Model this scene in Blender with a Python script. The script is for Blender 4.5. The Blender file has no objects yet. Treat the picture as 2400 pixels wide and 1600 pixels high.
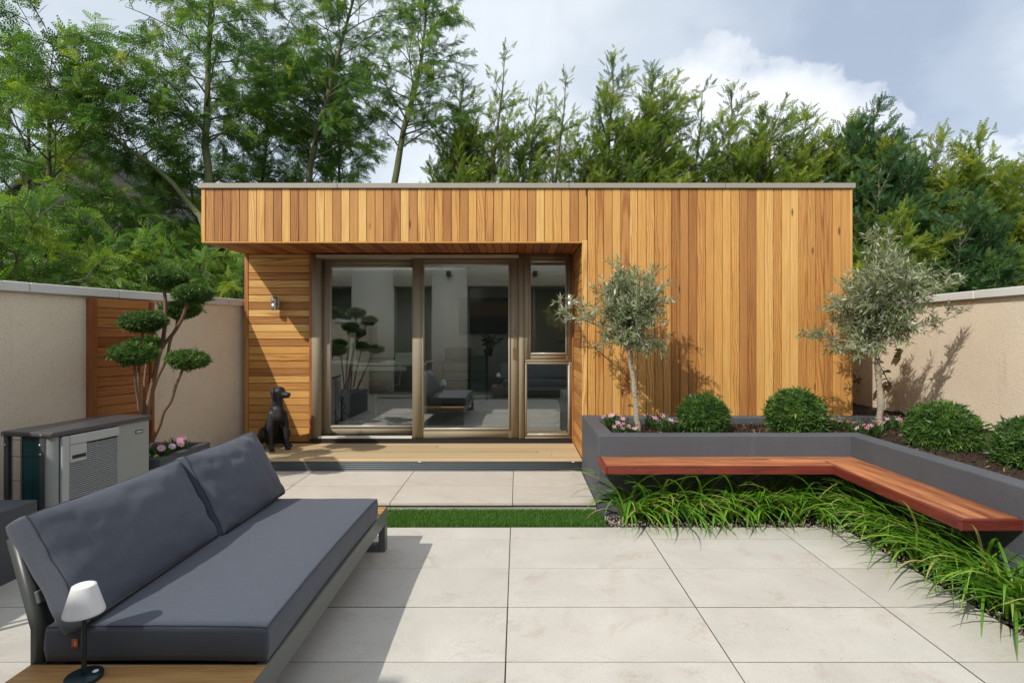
import bpy, bmesh, math, random
import numpy as np
from mathutils import Vector, Matrix, noise

sc = bpy.context.scene
R = math.radians
PI = math.pi

# ------------------------------------------------------------------ camera, sky, sun, exposure
CAMH, F, VU, VV = 1.46, 1306.0, 1213.0, 784.0
cd = bpy.data.cameras.new('camera')
cam = bpy.data.objects.new('camera', cd)
sc.collection.objects.link(cam)
cam.location = (0, 0, CAMH)
cam.rotation_euler = (R(90), 0, 0)
cd.sensor_width = 36; cd.sensor_fit = 'HORIZONTAL'
cd.lens = F / 2400 * 36
cd.shift_x = -13 / 2400; cd.shift_y = -16 / 2400
cd.clip_start = 0.05; cd.clip_end = 2000
sc.camera = cam

SUN_AZ, SUN_EL = R(39), R(41.6)        # light travels towards +X +Y
sd = bpy.data.lights.new('sun', 'SUN'); so = bpy.data.objects.new('sun', sd)
sc.collection.objects.link(so)
sd.energy = 2.45; sd.angle = R(0.5); sd.color = (1.0, 0.95, 0.86)
trav = Vector((math.sin(SUN_AZ)*math.cos(SUN_EL), math.cos(SUN_AZ)*math.cos(SUN_EL), -math.sin(SUN_EL)))
so.rotation_euler = trav.to_track_quat('-Z', 'Y').to_euler()
so.location = (-6, -8, 9)

sc.view_settings.view_transform = 'Standard'
sc.view_settings.look = 'None'
sc.view_settings.exposure = 0.62
sc.view_settings.gamma = 1.0
sc.view_settings.use_curve_mapping = False
sc.render.engine = 'CYCLES'
sc.cycles.max_bounces = 8
sc.cycles.transparent_max_bounces = 12
sc.cycles.caustics_reflective = False
sc.cycles.caustics_refractive = False
sc.cycles.sample_clamp_indirect = 6
sc.cycles.use_denoising = True

# ------------------------------------------------------------------ node helpers
def nd(nt, typ, ins=None, **at):
    n = nt.nodes.new(typ)
    for k, v in at.items(): setattr(n, k, v)
    for k, v in (ins or {}).items():
        if isinstance(v, bpy.types.NodeSocket): nt.links.new(v, n.inputs[k])
        else: n.inputs[k].default_value = v
    return n
def mth(nt, op, a, b=0.0, c=None, clamp=False):
    d = {0: a, 1: b}
    if c is not None: d[2] = c
    return nd(nt, 'ShaderNodeMath', d, operation=op, use_clamp=clamp).outputs[0]
def vmt(nt, op, a, b=(0, 0, 0)):
    n = nd(nt, 'ShaderNodeVectorMath', {0: a, 1: b}, operation=op)
    return n.outputs['Value'] if op in ('LENGTH', 'DOT_PRODUCT', 'DISTANCE') else n.outputs[0]
def mixc(nt, f, a, b, blend='MIX'):
    n = nt.nodes.new('ShaderNodeMix'); n.data_type = 'RGBA'; n.blend_type = blend; n.clamp_factor = True
    for i, v in ((0, f), (6, a), (7, b)):
        if isinstance(v, bpy.types.NodeSocket): nt.links.new(v, n.inputs[i])
        else: n.inputs[i].default_value = (v if i == 0 else (tuple(v) + (1,))[:4])
    return n.outputs[2]
def ramp(nt, f, stops, mode='LINEAR'):
    n = nt.nodes.new('ShaderNodeValToRGB'); nt.links.new(f, n.inputs[0])
    cr = n.color_ramp; cr.interpolation = mode
    while len(cr.elements) < len(stops): cr.elements.new(0.5)
    for e, (p, c) in zip(cr.elements, stops):
        e.position = p
        e.color = (c, c, c, 1) if not hasattr(c, '__len__') else (tuple(c) + (1,))[:4]
    return n.outputs[0]
def noi(nt, vec, scale, detail=3, rough=0.55, dist=0.0):
    return nd(nt, 'ShaderNodeTexNoise', {'Vector': vec, 'Scale': scale, 'Detail': detail, 'Roughness': rough, 'Distortion': dist}).outputs[0]
def mapv(nt, vec, scale=(1, 1, 1), loc=(0, 0, 0)):
    return nd(nt, 'ShaderNodeMapping', {'Vector': vec, 'Scale': scale, 'Location': loc}).outputs[0]
def bmp(nt, h, strength, dist):
    return nd(nt, 'ShaderNodeBump', {'Height': h, 'Strength': strength, 'Distance': dist}).outputs[0]
def newmat(name, rough=0.6, col=(.5, .5, .5), metal=0.0, spec=0.5):
    m = bpy.data.materials.new(name); m.use_nodes = True
    nt = m.node_tree; b = nt.nodes['Principled BSDF']
    b.inputs['Base Color'].default_value = tuple(col) + (1,)
    b.inputs['Roughness'].default_value = rough
    b.inputs['Metallic'].default_value = metal
    b.inputs['Specular IOR Level'].default_value = spec
    return m, nt, b
def coords(nt, kind='Object'):
    return nd(nt, 'ShaderNodeTexCoord').outputs[kind]
def L(nt, a, b): nt.links.new(a, b)

# ------------------------------------------------------------------ world
def pdir(u, v):
    d = Vector(((u-VU)/F, 1, (VV-v)/F)); d.normalize(); return d
w = bpy.data.worlds.new('World'); sc.world = w; w.use_nodes = True
nt = w.node_tree; bg = nt.nodes['Background']
sky = nd(nt, 'ShaderNodeTexSky', sky_type='NISHITA', sun_disc=False)
sky.sun_elevation = SUN_EL
sky.sun_rotation = PI + SUN_AZ      # towards -X -Y
sky.air_density = 1.0; sky.dust_density = 1.0
dr = coords(nt, 'Generated')
big = noi(nt, mapv(nt, dr, (1, 1, 1.7), (3.1, 0.4, 0.9)), 1.7, 5, 0.55, 0.6)
mid = noi(nt, mapv(nt, dr, (1, 1, 1.5), (0.3, 5.2, 1.1)), 4.2, 6, 0.55, 0.3)
veil = mth(nt, 'ADD', mth(nt, 'MULTIPLY', big, 0.62), mth(nt, 'MULTIPLY', mid, 0.38))
# the whole sky is streaked with thin cloud; it is thinner towards the east (+X)
sx = nd(nt, 'ShaderNodeSeparateXYZ', {0: dr}).outputs
veil = mth(nt, 'ADD', veil, 0.055)
blue = mth(nt, 'SUBTRACT', 1.0, mth(nt, 'DIVIDE', vmt(nt, 'DISTANCE', dr, tuple(pdir(1980, 170))), 0.52), clamp=True)   # a thin blue-grey gap in the cloud
veil = mth(nt, 'SUBTRACT', veil, mth(nt, 'MULTIPLY', blue, 0.26))
base = ramp(nt, veil, [(0.27, (.285, .335, .415)), (0.40, (.355, .405, .475)), (0.50, (.455, .50, .55)), (0.66, (.575, .61, .64))], 'EASE')
det = noi(nt, mapv(nt, dr, (1, 1, 1.15)), 7.5, 8, 0.55, 0.15)
s = None
for (u, v, r) in [(1640, 200, .080), (1690, 270, .12), (1790, 250, .085), (1860, 330, .13), (1990, 370, .12), (1560, 330, .13), (2110, 430, .10),
                  (1430, 440, .10), (2280, 500, .11), (1960, 300, .05)]:
    c = pdir(u, v)
    q = mth(nt, 'SUBTRACT', 1.0, mth(nt, 'DIVIDE', vmt(nt, 'DISTANCE', dr, tuple(c)), r))
    s = q if s is None else nd(nt, 'ShaderNodeMath', {0: s, 1: q, 2: 0.25}, operation='SMOOTH_MAX').outputs[0]
cm = mth(nt, 'ADD', s, mth(nt, 'MULTIPLY', mth(nt, 'SUBTRACT', det, 0.5), 2.1))
cmask = ramp(nt, cm, [(0.20, 0.0), (0.31, 0.68), (0.55, 0.97)], 'EASE')
fine = noi(nt, dr, 11, 6, 0.5)
ccol = ramp(nt, mth(nt, 'ADD', mth(nt, 'MULTIPLY', fine, 0.6), mth(nt, 'MULTIPLY', cm, 0.45)), [(0.25, (.47, .505, .55)), (0.70, (.70, .71, .725))])
cl = mixc(nt, cmask, base, ccol)
# scale cloud radiance to the Nishita sky's units, then a share of clear sky shows through
cl10 = mixc(nt, 1.0, cl, (8.5, 8.5, 8.5), 'MULTIPLY')
bot = ramp(nt, sx[2], [(0.46, 1.0), (0.50, 0.0)])   # below the horizon
full = mixc(nt, 0.87, sky.outputs[0], cl10)
L(nt, full, bg.inputs[0]); bg.inputs[1].default_value = 0.125

# ------------------------------------------------------------------ object helpers
COL = sc.collection
def empty(name, loc, label=None, cat=None, group=None, kind=None, rz=0):
    o = bpy.data.objects.new(name, None); COL.objects.link(o)
    o.location = loc; o.rotation_euler = (0, 0, rz); o.empty_display_size = 0.1
    return tag(o, label, cat, group, kind)
def tag(o, label=None, cat=None, group=None, kind=None):
    if label: o['label'] = label
    if cat: o['category'] = cat
    if group: o['group'] = group
    if kind: o['kind'] = kind
    return o
def wloc(o):
    v = Vector((0, 0, 0))
    while o: v += o.location; o = o.parent
    return v
def obj(name, me, m=None, parent=None, loc=(0, 0, 0), rot=None, world=True, color=None, scale=None):
    o = bpy.data.objects.new(name, me); COL.objects.link(o)
    if m is not None and hasattr(me, 'materials') and len(me.materials) == 0: me.materials.append(m)
    l = Vector(loc)
    if parent is not None:
        o.parent = parent
        if world: l = l - wloc(parent)
    o.location = l
    if rot: o.rotation_euler = rot
    if scale: o.scale = scale if hasattr(scale, '__len__') else (scale,)*3
    if color: o.color = color
    return o
def kids(o): return list(o.children)
def copy_tree(o, parent=None):
    c = o.copy(); COL.objects.link(c)
    if parent is not None: c.parent = parent
    for ch in kids(o): copy_tree(ch, c)
    return c
_bc = {}
def boxm(sx, sy, sz, bev=0.003, m=None, seg=1):
    k = (round(sx, 4), round(sy, 4), round(sz, 4), bev, m.name if m else None, seg)
    if k in _bc: return _bc[k]
    bm = bmesh.new(); bmesh.ops.create_cube(bm, size=1)
    for v in bm.verts: v.co = Vector((v.co.x*sx, v.co.y*sy, v.co.z*sz))
    if bev > 0: bmesh.ops.bevel(bm, geom=list(bm.edges), offset=min(bev, min(sx, sy, sz)*.45), segments=seg, affect='EDGES', profile=0.5)
    me = bpy.data.meshes.new('box'); bm.to_mesh(me); bm.free()
    if m: me.materials.append(m)
    _bc[k] = me; return me
def bx(name, x0, x1, y0, y1, z0, z1, m, parent=None, bev=0.003, world=True, color=None, seg=1):
    """a bevelled box given by its extents"""
    return obj(name, boxm(x1-x0, y1-y0, z1-z0, bev, m, seg), m, parent, ((x0+x1)/2, (y0+y1)/2, (z0+z1)/2), world=world, color=color)
def mk(name, V, Fc, m=None, tone=None, smooth=False):
    V = np.asarray(V, dtype=np.float32).reshape(-1, 3); Fc = np.asarray(Fc, dtype=np.int32)
    me = bpy.data.meshes.new(name)
    me.vertices.add(len(V)); me.vertices.foreach_set('co', V.ravel())
    k = Fc.shape[1]
    me.loops.add(Fc.size); me.loops.foreach_set('vertex_index', Fc.ravel())
    me.polygons.add(len(Fc)); me.polygons.foreach_set('loop_start', np.arange(len(Fc), dtype=np.int32)*k)
    me.update(calc_edges=True)
    if smooth: me.polygons.foreach_set('use_smooth', np.ones(len(Fc), dtype=bool))
    if tone is not None:
        a = me.attributes.new('tone', 'FLOAT', 'POINT'); a.data.foreach_set('value', np.asarray(tone, dtype=np.float32))
    if m: me.materials.append(m)
    me.validate()
    return me
class Acc:
    """collects quads of several pieces of ONE object"""
    def __init__(s): s.V = []; s.F = []; s.n = 0
    def add(s, V, Fc):
        V = np.asarray(V, dtype=float).reshape(-1, 3); s.V.append(V); s.F.append(np.asarray(Fc)+s.n); s.n += len(V)
    def box(s, x0, x1, y0, y1, z0, z1):
        V = [(x, y, z) for z in (z0, z1) for y in (y0, y1) for x in (x0, x1)]
        s.add(V, [(0, 2, 3, 1), (4, 5, 7, 6), (0, 1, 5, 4), (2, 6, 7, 3), (0, 4, 6, 2), (1, 3, 7, 5)])
    def tube(s, pts, rad, n=6, cap=True):
        V, Fc = tube(pts, rad, n, cap); s.add(V, Fc)
    def mesh(s, name, m=None, smooth=False): return mk(name, np.concatenate(s.V), np.concatenate(s.F), m, None, smooth)
def nrm(a): return a/np.maximum(np.linalg.norm(a, axis=-1, keepdims=True), 1e-9)
def tube(pts, rad, n=6, cap=True):
    P = np.asarray(pts, float); k = len(P)
    r = np.full(k, rad, float) if np.isscalar(rad) else np.asarray(rad, float)
    T = np.gradient(P, axis=0); T = nrm(T)
    ref = np.array([0, 0, 1.0]) if abs(T[0][2]) < 0.9 else np.array([1.0, 0, 0])
    V = []
    x = None
    for i in range(k):
        if x is None: x = np.cross(T[i], ref)
        else: x = x - T[i]*np.dot(x, T[i])
        x = x/max(np.linalg.norm(x), 1e-9); y = np.cross(T[i], x)
        a = np.arange(n)*2*PI/n
        V.append(P[i] + r[i]*(np.cos(a)[:, None]*x + np.sin(a)[:, None]*y))
    V = np.concatenate(V); Fc = []
    for i in range(k-1):
        for j in range(n):
            Fc.append((i*n+j, i*n+(j+1) % n, (i+1)*n+(j+1) % n, (i+1)*n+j))
    if cap:
        c0 = len(V); V = np.concatenate([V, P[:1], P[-1:]])
        for j in range(0, n, 2):
            Fc.append((c0, (j+2) % n, (j+1) % n, j)); b = (k-1)*n
            Fc.append((c0+1, b+j, b+(j+1) % n, b+(j+2) % n))
    return V, np.array(Fc)
def lathe(prof, n=24, smooth=True, m=None, name='lathe', crisp=False):
    V = []; Fc = []
    if crisp:
        for (r0, z0), (r1, z1) in zip(prof[:-1], prof[1:]):
            b = len(V)
            for r, z in ((r0, z0), (r1, z1)):
                for j in range(n): V.append((r*math.cos(2*PI*j/n), r*math.sin(2*PI*j/n), z))
            for j in range(n): Fc.append((b+j, b+(j+1) % n, b+n+(j+1) % n, b+n+j))
        return mk(name, V, Fc, m, None, smooth)
    for (r, z) in prof:
        for j in range(n):
            a = 2*PI*j/n; V.append((r*math.cos(a), r*math.sin(a), z))
    k = len(prof)
    for i in range(k-1):
        for j in range(n): Fc.append((i*n+j, i*n+(j+1) % n, (i+1)*n+(j+1) % n, (i+1)*n+j))
    me = mk(name, V, Fc, m, None, smooth); return me
def frames(d, up, roll=None):
    """y axis along d, z axis near up"""
    d = nrm(np.asarray(d, float)); up = np.asarray(up, float)
    if up.ndim == 1: up = np.broadcast_to(up, d.shape)
    x = np.cross(d, up); bad = np.linalg.norm(x, axis=1) < 1e-4
    if bad.any(): x[bad] = np.array([1.0, 0, 0])
    x = nrm(x); z = np.cross(x, d)
    if roll is not None:
        c, s_ = np.cos(roll)[:, None], np.sin(roll)[:, None]
        x, z = x*c+z*s_, z*c-x*s_
    return np.stack([x, d, z], axis=2)
def scatter(T, TF, pos, M, scale):
    T = np.asarray(T, float); TF = np.asarray(TF)
    N = len(pos)
    sc_ = np.asarray(scale, float).reshape(N, 1, 1) if np.asarray(scale).ndim <= 1 else np.asarray(scale)[:, None, :]
    V = pos[:, None, :] + np.einsum('nij,nkj->nki', M, T[None]*sc_)
    Fc = (TF[None] + (np.arange(N)*len(T))[:, None, None]).reshape(-1, TF.shape[1])
    return V.reshape(-1, 3), Fc
def at(u, v, Y): return Vector(((u-VU)/F*Y, Y, CAMH-(v-VV)/F*Y))
def text(name, s_, size, m, parent, loc, rot, world=True, ext=0.0004):
    c = bpy.data.curves.new(name, 'FONT'); c.body = s_; c.size = size; c.align_x = 'CENTER'; c.align_y = 'CENTER'; c.extrude = ext
    c.materials.append(m)
    o = bpy.data.objects.new('tmp', c); COL.objects.link(o)
    me = bpy.data.meshes.new_from_object(o.evaluated_get(bpy.context.evaluated_depsgraph_get())); bpy.data.objects.remove(o)
    me.name = name; me.materials.clear(); me.materials.append(m)
    return obj(name, me, None, parent, loc, rot, world)
# ------------------------------------------------------------------ materials
def cedar_mat(name, stops, ring=0.62, red=(.52, .30, .14)):
    m, nt, b = newmat(name, 0.52, spec=0.35)
    oi = nd(nt, 'ShaderNodeObjectInfo'); c = nd(nt, 'ShaderNodeSeparateColor', {0: oi.outputs['Color']}).outputs
    r = oi.outputs['Random']
    co = coords(nt); x, y, z = nd(nt, 'ShaderNodeSeparateXYZ', {0: co}).outputs[:3]
    zo = mth(nt, 'MULTIPLY_ADD', r, 40.0, z)
    seedv = nd(nt, 'ShaderNodeCombineXYZ', {0: x, 1: mth(nt, 'MULTIPLY_ADD', r, 17.0, y), 2: zo}).outputs[0]
    warp = noi(nt, mapv(nt, seedv, (5, 5, 1.3)), 2.2, 3, 0.5)
    px = mth(nt, 'ADD', x, mth(nt, 'MULTIPLY', mth(nt, 'SUBTRACT', c[1], 0.5), 0.16))
    px = mth(nt, 'ADD', px, mth(nt, 'MULTIPLY', z, 0.012))
    px = mth(nt, 'ADD', px, mth(nt, 'MULTIPLY', mth(nt, 'SUBTRACT', warp, 0.5), 0.07))
    py = mth(nt, 'ADD', mth(nt, 'MULTIPLY_ADD', c[2], 0.07, 0.012), mth(nt, 'MULTIPLY', mth(nt, 'MULTIPLY', mth(nt, 'SUBTRACT', r, 0.5), z), 0.055))
    rad = mth(nt, 'SQRT', mth(nt, 'ADD', mth(nt, 'MULTIPLY', px, px), mth(nt, 'MULTIPLY', py, py)))
    rs = mth(nt, 'MULTIPLY_ADD', mth(nt, 'SINE', mth(nt, 'MULTIPLY', rad, 2*PI/0.0155)), 0.5, 0.5)
    rs = mth(nt, 'POWER', rs, 2.6)
    grain = noi(nt, mapv(nt, seedv, (160, 160, 3.0)), 1.0, 3, 0.6)
    blot = noi(nt, mapv(nt, seedv, (9, 9, 1.6)), 1.0, 3, 0.55)
    tone = mth(nt, 'ADD', c[0], mth(nt, 'MULTIPLY', mth(nt, 'SUBTRACT', blot, 0.5), 0.42))
    col = ramp(nt, tone, stops)
    col = mixc(nt, mth(nt, 'MULTIPLY', rs, mth(nt, 'MULTIPLY', ramp(nt, c[2], [(0.35, 0.12), (0.75, 1.0)]), ring)), col, mixc(nt, 1.0, col, red, 'MULTIPLY'))
    col = mixc(nt, 0.5, col, mixc(nt, 1.0, col, ramp(nt, grain, [(0.3, .55), (0.7, 1.25)]), 'MULTIPLY'))
    kn = nd(nt, 'ShaderNodeTexVoronoi', {'Vector': mapv(nt, seedv, (4, 4, 1.1)), 'Scale': 1.2}, feature='F1').outputs['Distance']
    col = mixc(nt, ramp(nt, kn, [(0.035, 0.85), (0.075, 0.0)]), col, (.09, .035, .014))
    L(nt, col, b.inputs['Base Color'])
    L(nt, bmp(nt, mth(nt, 'ADD', grain, rs), 0.12, 0.002), b.inputs['Normal'])
    return m
CEDAR = cedar_mat('cedar', [(0.0, (.36, .150, .042)), (0.3, (.49, .230, .068)), (0.6, (.64, .335, .092)), (1.0, (.735, .445, .150))])
CEDAR_DK = cedar_mat('cedar_dark_shaded', [(0.0, (.20, .062, .018)), (0.4, (.36, .125, .036)), (1.0, (.52, .235, .072))])  # darker red cedar; the soffit's shade is put into this colour
def wood_mat(name, c0, c1, axis_scale=(3, 60, 60), rough=0.5, wear=None):
    m, nt, b = newmat(name, rough, spec=0.4)
    oi = nd(nt, 'ShaderNodeObjectInfo'); co = coords(nt)
    v = vmt(nt, 'ADD', co, nd(nt, 'ShaderNodeCombineXYZ', {0: mth(nt, 'MULTIPLY', oi.outputs['Random'], 31.0), 1: mth(nt, 'MULTIPLY', oi.outputs['Random'], 13.0), 2: 0.0}).outputs[0])
    g = noi(nt, mapv(nt, v, axis_scale), 1.0, 5, 0.62, 0.4)
    g2 = noi(nt, mapv(nt, v, tuple(a*0.25 for a in axis_scale)), 1.0, 3, 0.5)
    f = mth(nt, 'ADD', mth(nt, 'MULTIPLY', g, 0.6), mth(nt, 'MULTIPLY', g2, 0.4))
    col = ramp(nt, f, [(0.34, c0), (0.66, c1)])
    if wear:
        wn = noi(nt, v, 38, 5, 0.7)
        col = mixc(nt, ramp(nt, wn, [(0.66, 0.0), (0.72, 0.55)]), col, wear)
    col = nd(nt, 'ShaderNodeHueSaturation', {'Value': mth(nt, 'MULTIPLY_ADD', oi.outputs['Random'], 0.26, 0.86), 'Color': col}).outputs[0]
    L(nt, col, b.inputs['Base Color']); L(nt, bmp(nt, g, 0.2, 0.002), b.inputs['Normal'])
    return m
BENCH_TOP = wood_mat('bench_top_sunlit', (.15, .030, .014), (.60, .245, .095), (2.5, 38, 38), 0.45, (.60, .40, .27))  # lighter than the edge wood: sun on the top put into the colour
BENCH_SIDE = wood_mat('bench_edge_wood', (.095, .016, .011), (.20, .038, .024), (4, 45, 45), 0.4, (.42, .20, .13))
TEAK = wood_mat('teak', (.34, .17, .055), (.56, .33, .125), (5, 70, 70), 0.5)
DECK = wood_mat('composite_deck', (.46, .335, .185), (.56, .425, .25), (2, 110, 60), 0.65)

def slab_mat(name, c0, c1, c2):
    m, nt, b = newmat(name, 0.62, spec=0.35)
    oi = nd(nt, 'ShaderNodeObjectInfo'); co = coords(nt)
    k = mth(nt, 'MULTIPLY', oi.outputs['Random'], 60.0)
    v = vmt(nt, 'ADD', co, nd(nt, 'ShaderNodeCombineXYZ', {0: k, 1: mth(nt, 'MULTIPLY', k, 0.63), 2: 0.0}).outputs[0])
    n1 = noi(nt, v, 1.7, 6, 0.62, 0.8)
    n2 = noi(nt, mapv(nt, v, (1.0, 2.2, 1)), 5.0, 6, 0.7, 1.2)
    sp = noi(nt, v, 170, 3, 0.7)
    col = ramp(nt, n1, [(0.30, c0), (0.68, c1)])
    vein = ramp(nt, n2, [(0.482, 0.0), (0.5, 0.8), (0.518, 0.0)])
    pat = ramp(nt, noi(nt, v, 2.6, 3, 0.5), [(0.52, 0.0), (0.66, 1.0)])
    col = mixc(nt, mth(nt, 'MULTIPLY', vein, pat), col, c2)
    stain = ramp(nt, noi(nt, v, 3.4, 7, 0.75, 0.5), [(0.55, 0.0), (0.70, 0.62)])
    col = mixc(nt, stain, col, c2)
    col = mixc(nt, 0.55, col, mixc(nt, 1.0, col, ramp(nt, sp, [(0.3, .70), (0.7, 1.22)]), 'MULTIPLY'))
    tn = nd(nt, 'ShaderNodeHueSaturation', {'Value': mth(nt, 'MULTIPLY_ADD', oi.outputs['Random'], 0.10, 0.95), 'Color': col}).outputs[0]
    L(nt, tn, b.inputs['Base Color'])
    L(nt, bmp(nt, mth(nt, 'ADD', sp, n2), 0.10, 0.002), b.inputs['Normal'])
    return m
SLAB = slab_mat('porcelain_paving', (.505, .475, .43), (.60, .568, .515), (.41, .335, .25))
SLAB_UP = slab_mat('porcelain_paving_upper', (.54, .485, .415), (.62, .57, .50), (.44, .34, .25))

def rough_mat(name, col, var=0.12, sc1=55, bump=0.8, dist=0.006, rough=0.9, dirt=None, pits=0.0):
    m, nt, b = newmat(name, rough, spec=0.25)
    co = coords(nt); n1 = noi(nt, co, sc1, 4, 0.65); n2 = noi(nt, co, 1.3, 4, 0.6)
    vor = nd(nt, 'ShaderNodeTexVoronoi', {'Vector': co, 'Scale': sc1*1.5}, feature='F1').outputs['Distance']
    h = mth(nt, 'ADD', n1, mth(nt, 'MULTIPLY', vor, 0.5))
    c = mixc(nt, ramp(nt, n2, [(0.3, 0.0), (0.7, 1.0)]), tuple(x*(1-var) for x in col), tuple(x*(1+var) for x in col))
    if pits: c = mixc(nt, ramp(nt, n1, [(0.30, pits), (0.42, 0.0)]), c, tuple(x*.35 for x in col))
    if dirt:
        z = nd(nt, 'ShaderNodeSeparateXYZ', {0: co}).outputs[2]
        dn = noi(nt, mapv(nt, co, (9, 9, 1.2)), 1.0, 4, 0.6)
        c = mixc(nt, ramp(nt, dn, [(0.60, 0.0), (0.78, 0.28)]), c, dirt)
    L(nt, c, b.inputs['Base Color']); L(nt, bmp(nt, h, bump, dist), b.inputs['Normal'])
    return m
RENDER = rough_mat('roughcast_render', (.82, .70, .54), 0.06, 85, 0.9, 0.006, 0.92, (.36, .27, .20), 0.55)
HOUSE_R = rough_mat('house_render', (.76, .71, .61), 0.05, 60, 0.5, 0.004)
GREY_R = rough_mat('grey_masonry_paint', (.092, .099, .113), 0.10, 34, 0.32, 0.005, 0.62, (.16, .165, .17))
COPING = rough_mat('concrete_coping', (.66, .65, .62), 0.06, 70, 0.35, 0.003, 0.8, (.40, .39, .36))
CONC = rough_mat('concrete_riser', (.40, .38, .34), 0.10, 60, 0.7, 0.005)
BEDDING = rough_mat('bedding_mortar', (.045, .040, .034), 0.2, 60, 0.5, 0.004)
SOIL = rough_mat('mulch_soil', (.040, .026, .018), 0.35, 60, 1.0, 0.012, 0.95)
EARTH = rough_mat('ground_earth', (.060, .075, .030), 0.4, 6, 0.6, 0.02, 0.95)
DARKB = newmat('dark_membrane', 0.9, (.012, .010, .008))[0]
def metal_mat(name, col, rough=0.4, metal=0.0, nscale=300, bump=0.03, coat=0.0):
    m, nt, b = newmat(name, rough, col, metal)
    n = noi(nt, coords(nt), nscale, 2, 0.6); n2 = noi(nt, coords(nt), 3.0, 4, 0.6)
    L(nt, mixc(nt, n2, tuple(x*.9 for x in col), tuple(x*1.1 for x in col)), b.inputs['Base Color'])
    L(nt, bmp(nt, n, bump, 0.001), b.inputs['Normal'])
    L(nt, ramp(nt, n2, [(0.3, rough*.85), (0.7, min(1, rough*1.2))]), b.inputs['Roughness'])
    return m
BRONZE = metal_mat('bronze_frame', (.31, .265, .185), 0.68, 0.0)
BRONZE_LT = metal_mat('bronze_cover', (.46, .38, .29), 0.4, 0.1)
CAP = metal_mat('roof_trim', (.33, .29, .24), 0.5, 0.1)
STEEL = metal_mat('stainless', (.55, .53, .50), 0.36, 1.0)
COPPER = metal_mat('handle_bronze', (.52, .33, .17), 0.35, 0.9)
DK_METAL = metal_mat('charcoal_frame', (.125, .132, .126), 0.38, 0.0)  # light bounced onto the sofa rail is put into this colour
GREY_FASCIA = metal_mat('grey_fascia', (.115, .135, .150), 0.5, 0.0)
POST_M = metal_mat('charcoal_post_shaded', (.060, .066, .064), 0.4)  # same sofa metal, darkened in colour for the shade on the posts
TEALM = metal_mat('lamp_teal', (.018, .038, .042), 0.32, 0.3)
WHITE_PL = metal_mat('white_plastic', (.80, .80, .80), 0.35, 0.0, 80, 0.01)
HP_L = metal_mat('heat_pump_panel', (.34, .36, .35), 0.5, 0.2)
HP_W = metal_mat('heat_pump_bezel', (.46, .48, .48), 0.4, 0.1)
HP_D = metal_mat('heat_pump_dark', (.090, .088, .094), 0.35, 0.3)
TEALFIN = metal_mat('coil_fins', (.010, .075, .090), 0.4, 0.3)
BLACK = metal_mat('black_plastic', (.012, .012, .014), 0.4)
THRESH = metal_mat('threshold_metal', (.72, .70, .66), 0.35, 0.2)
DESKW = metal_mat('desk_white', (.82, .85, .76), 0.5)
IWALL = rough_mat('interior_wall', (.74, .72, .66), 0.03, 90, 0.05, 0.001)
IFLOOR = wood_mat('interior_floor', (.30, .29, .27), (.40, .38, .36), (2, 30, 30), 0.45)
BROWNW = wood_mat('brown_wood_panel', (.05, .022, .012), (.10, .045, .022), (30, 30, 3), 0.5)
ROOFM = rough_mat('slate_roof', (.050, .052, .055), 0.25, 20, 0.6, 0.01)
STONEW = rough_mat('gable_wall', (.075, .072, .066), 0.2, 12, 0.7, 0.01)
ORANGE = newmat('orange_tag', 0.7, (.60, .12, .025))[0]
INK = newmat('grey_print', 0.7, (.10, .10, .10))[0]
TAGW = newmat('white_tag', 0.5, (.78, .78, .76))[0]

def fabric_mat():
    m, nt, b = newmat('outdoor_fabric', 0.72, (.1, .1, .12), spec=0.35)
    co = coords(nt)
    wv = noi(nt, mapv(nt, co, (35, 700, 700)), 1.0, 2, 0.7)
    wv2 = noi(nt, mapv(nt, co, (260, 260, 11)), 1.0, 3, 0.65)
    big = noi(nt, co, 5, 3, 0.5)
    f = mth(nt, 'ADD', mth(nt, 'MULTIPLY', wv, 0.55), mth(nt, 'MULTIPLY', wv2, 0.45))
    c = ramp(nt, f, [(0.34, (.060, .071, .093)), (0.66, (.098, .113, .143))])
    c = mixc(nt, mth(nt, 'MULTIPLY', big, 0.35), c, (.095, .10, .125))
    L(nt, c, b.inputs['Base Color']); L(nt, bmp(nt, f, 0.25, 0.001), b.inputs['Normal'])
    b.inputs['Sheen Weight'].default_value = 0.15; b.inputs['Sheen Roughness'].default_value = 0.4
    return m
FABRIC = fabric_mat()
FAB_DK = metal_mat('cushion_mesh_base', (.018, .018, .021), 0.8, 0.0, 400, 0.3)
THREAD = newmat('seam_thread', 0.8, (.035, .037, .044))[0]


def glass_mat(refl=0.155):
    m = bpy.data.materials.new('window_glass'); m.use_nodes = True; nt = m.node_tree
    nt.nodes.remove(nt.nodes['Principled BSDF']); out = nt.nodes['Material Output']
    tr = nd(nt, 'ShaderNodeBsdfTransparent', {'Color': (.93, .965, .92, 1)})
    gl = nd(nt, 'ShaderNodeBsdfGlossy', {'Color': (1, 1, 1, 1), 'Roughness': 0.0})
    fr = nd(nt, 'ShaderNodeFresnel', {'IOR': 1.5})
    f = mth(nt, 'MULTIPLY_ADD', fr.outputs[0], 0.85, refl, clamp=True)
    mx = nd(nt, 'ShaderNodeMixShader', {0: f, 1: tr.outputs[0], 2: gl.outputs[0]})
    L(nt, mx.outputs[0], out.inputs[0]); return m
GLASS = glass_mat()
DGLASS = newmat('dark_glazing', 0.06, (.030, .034, .034), spec=0.6)[0]

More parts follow.
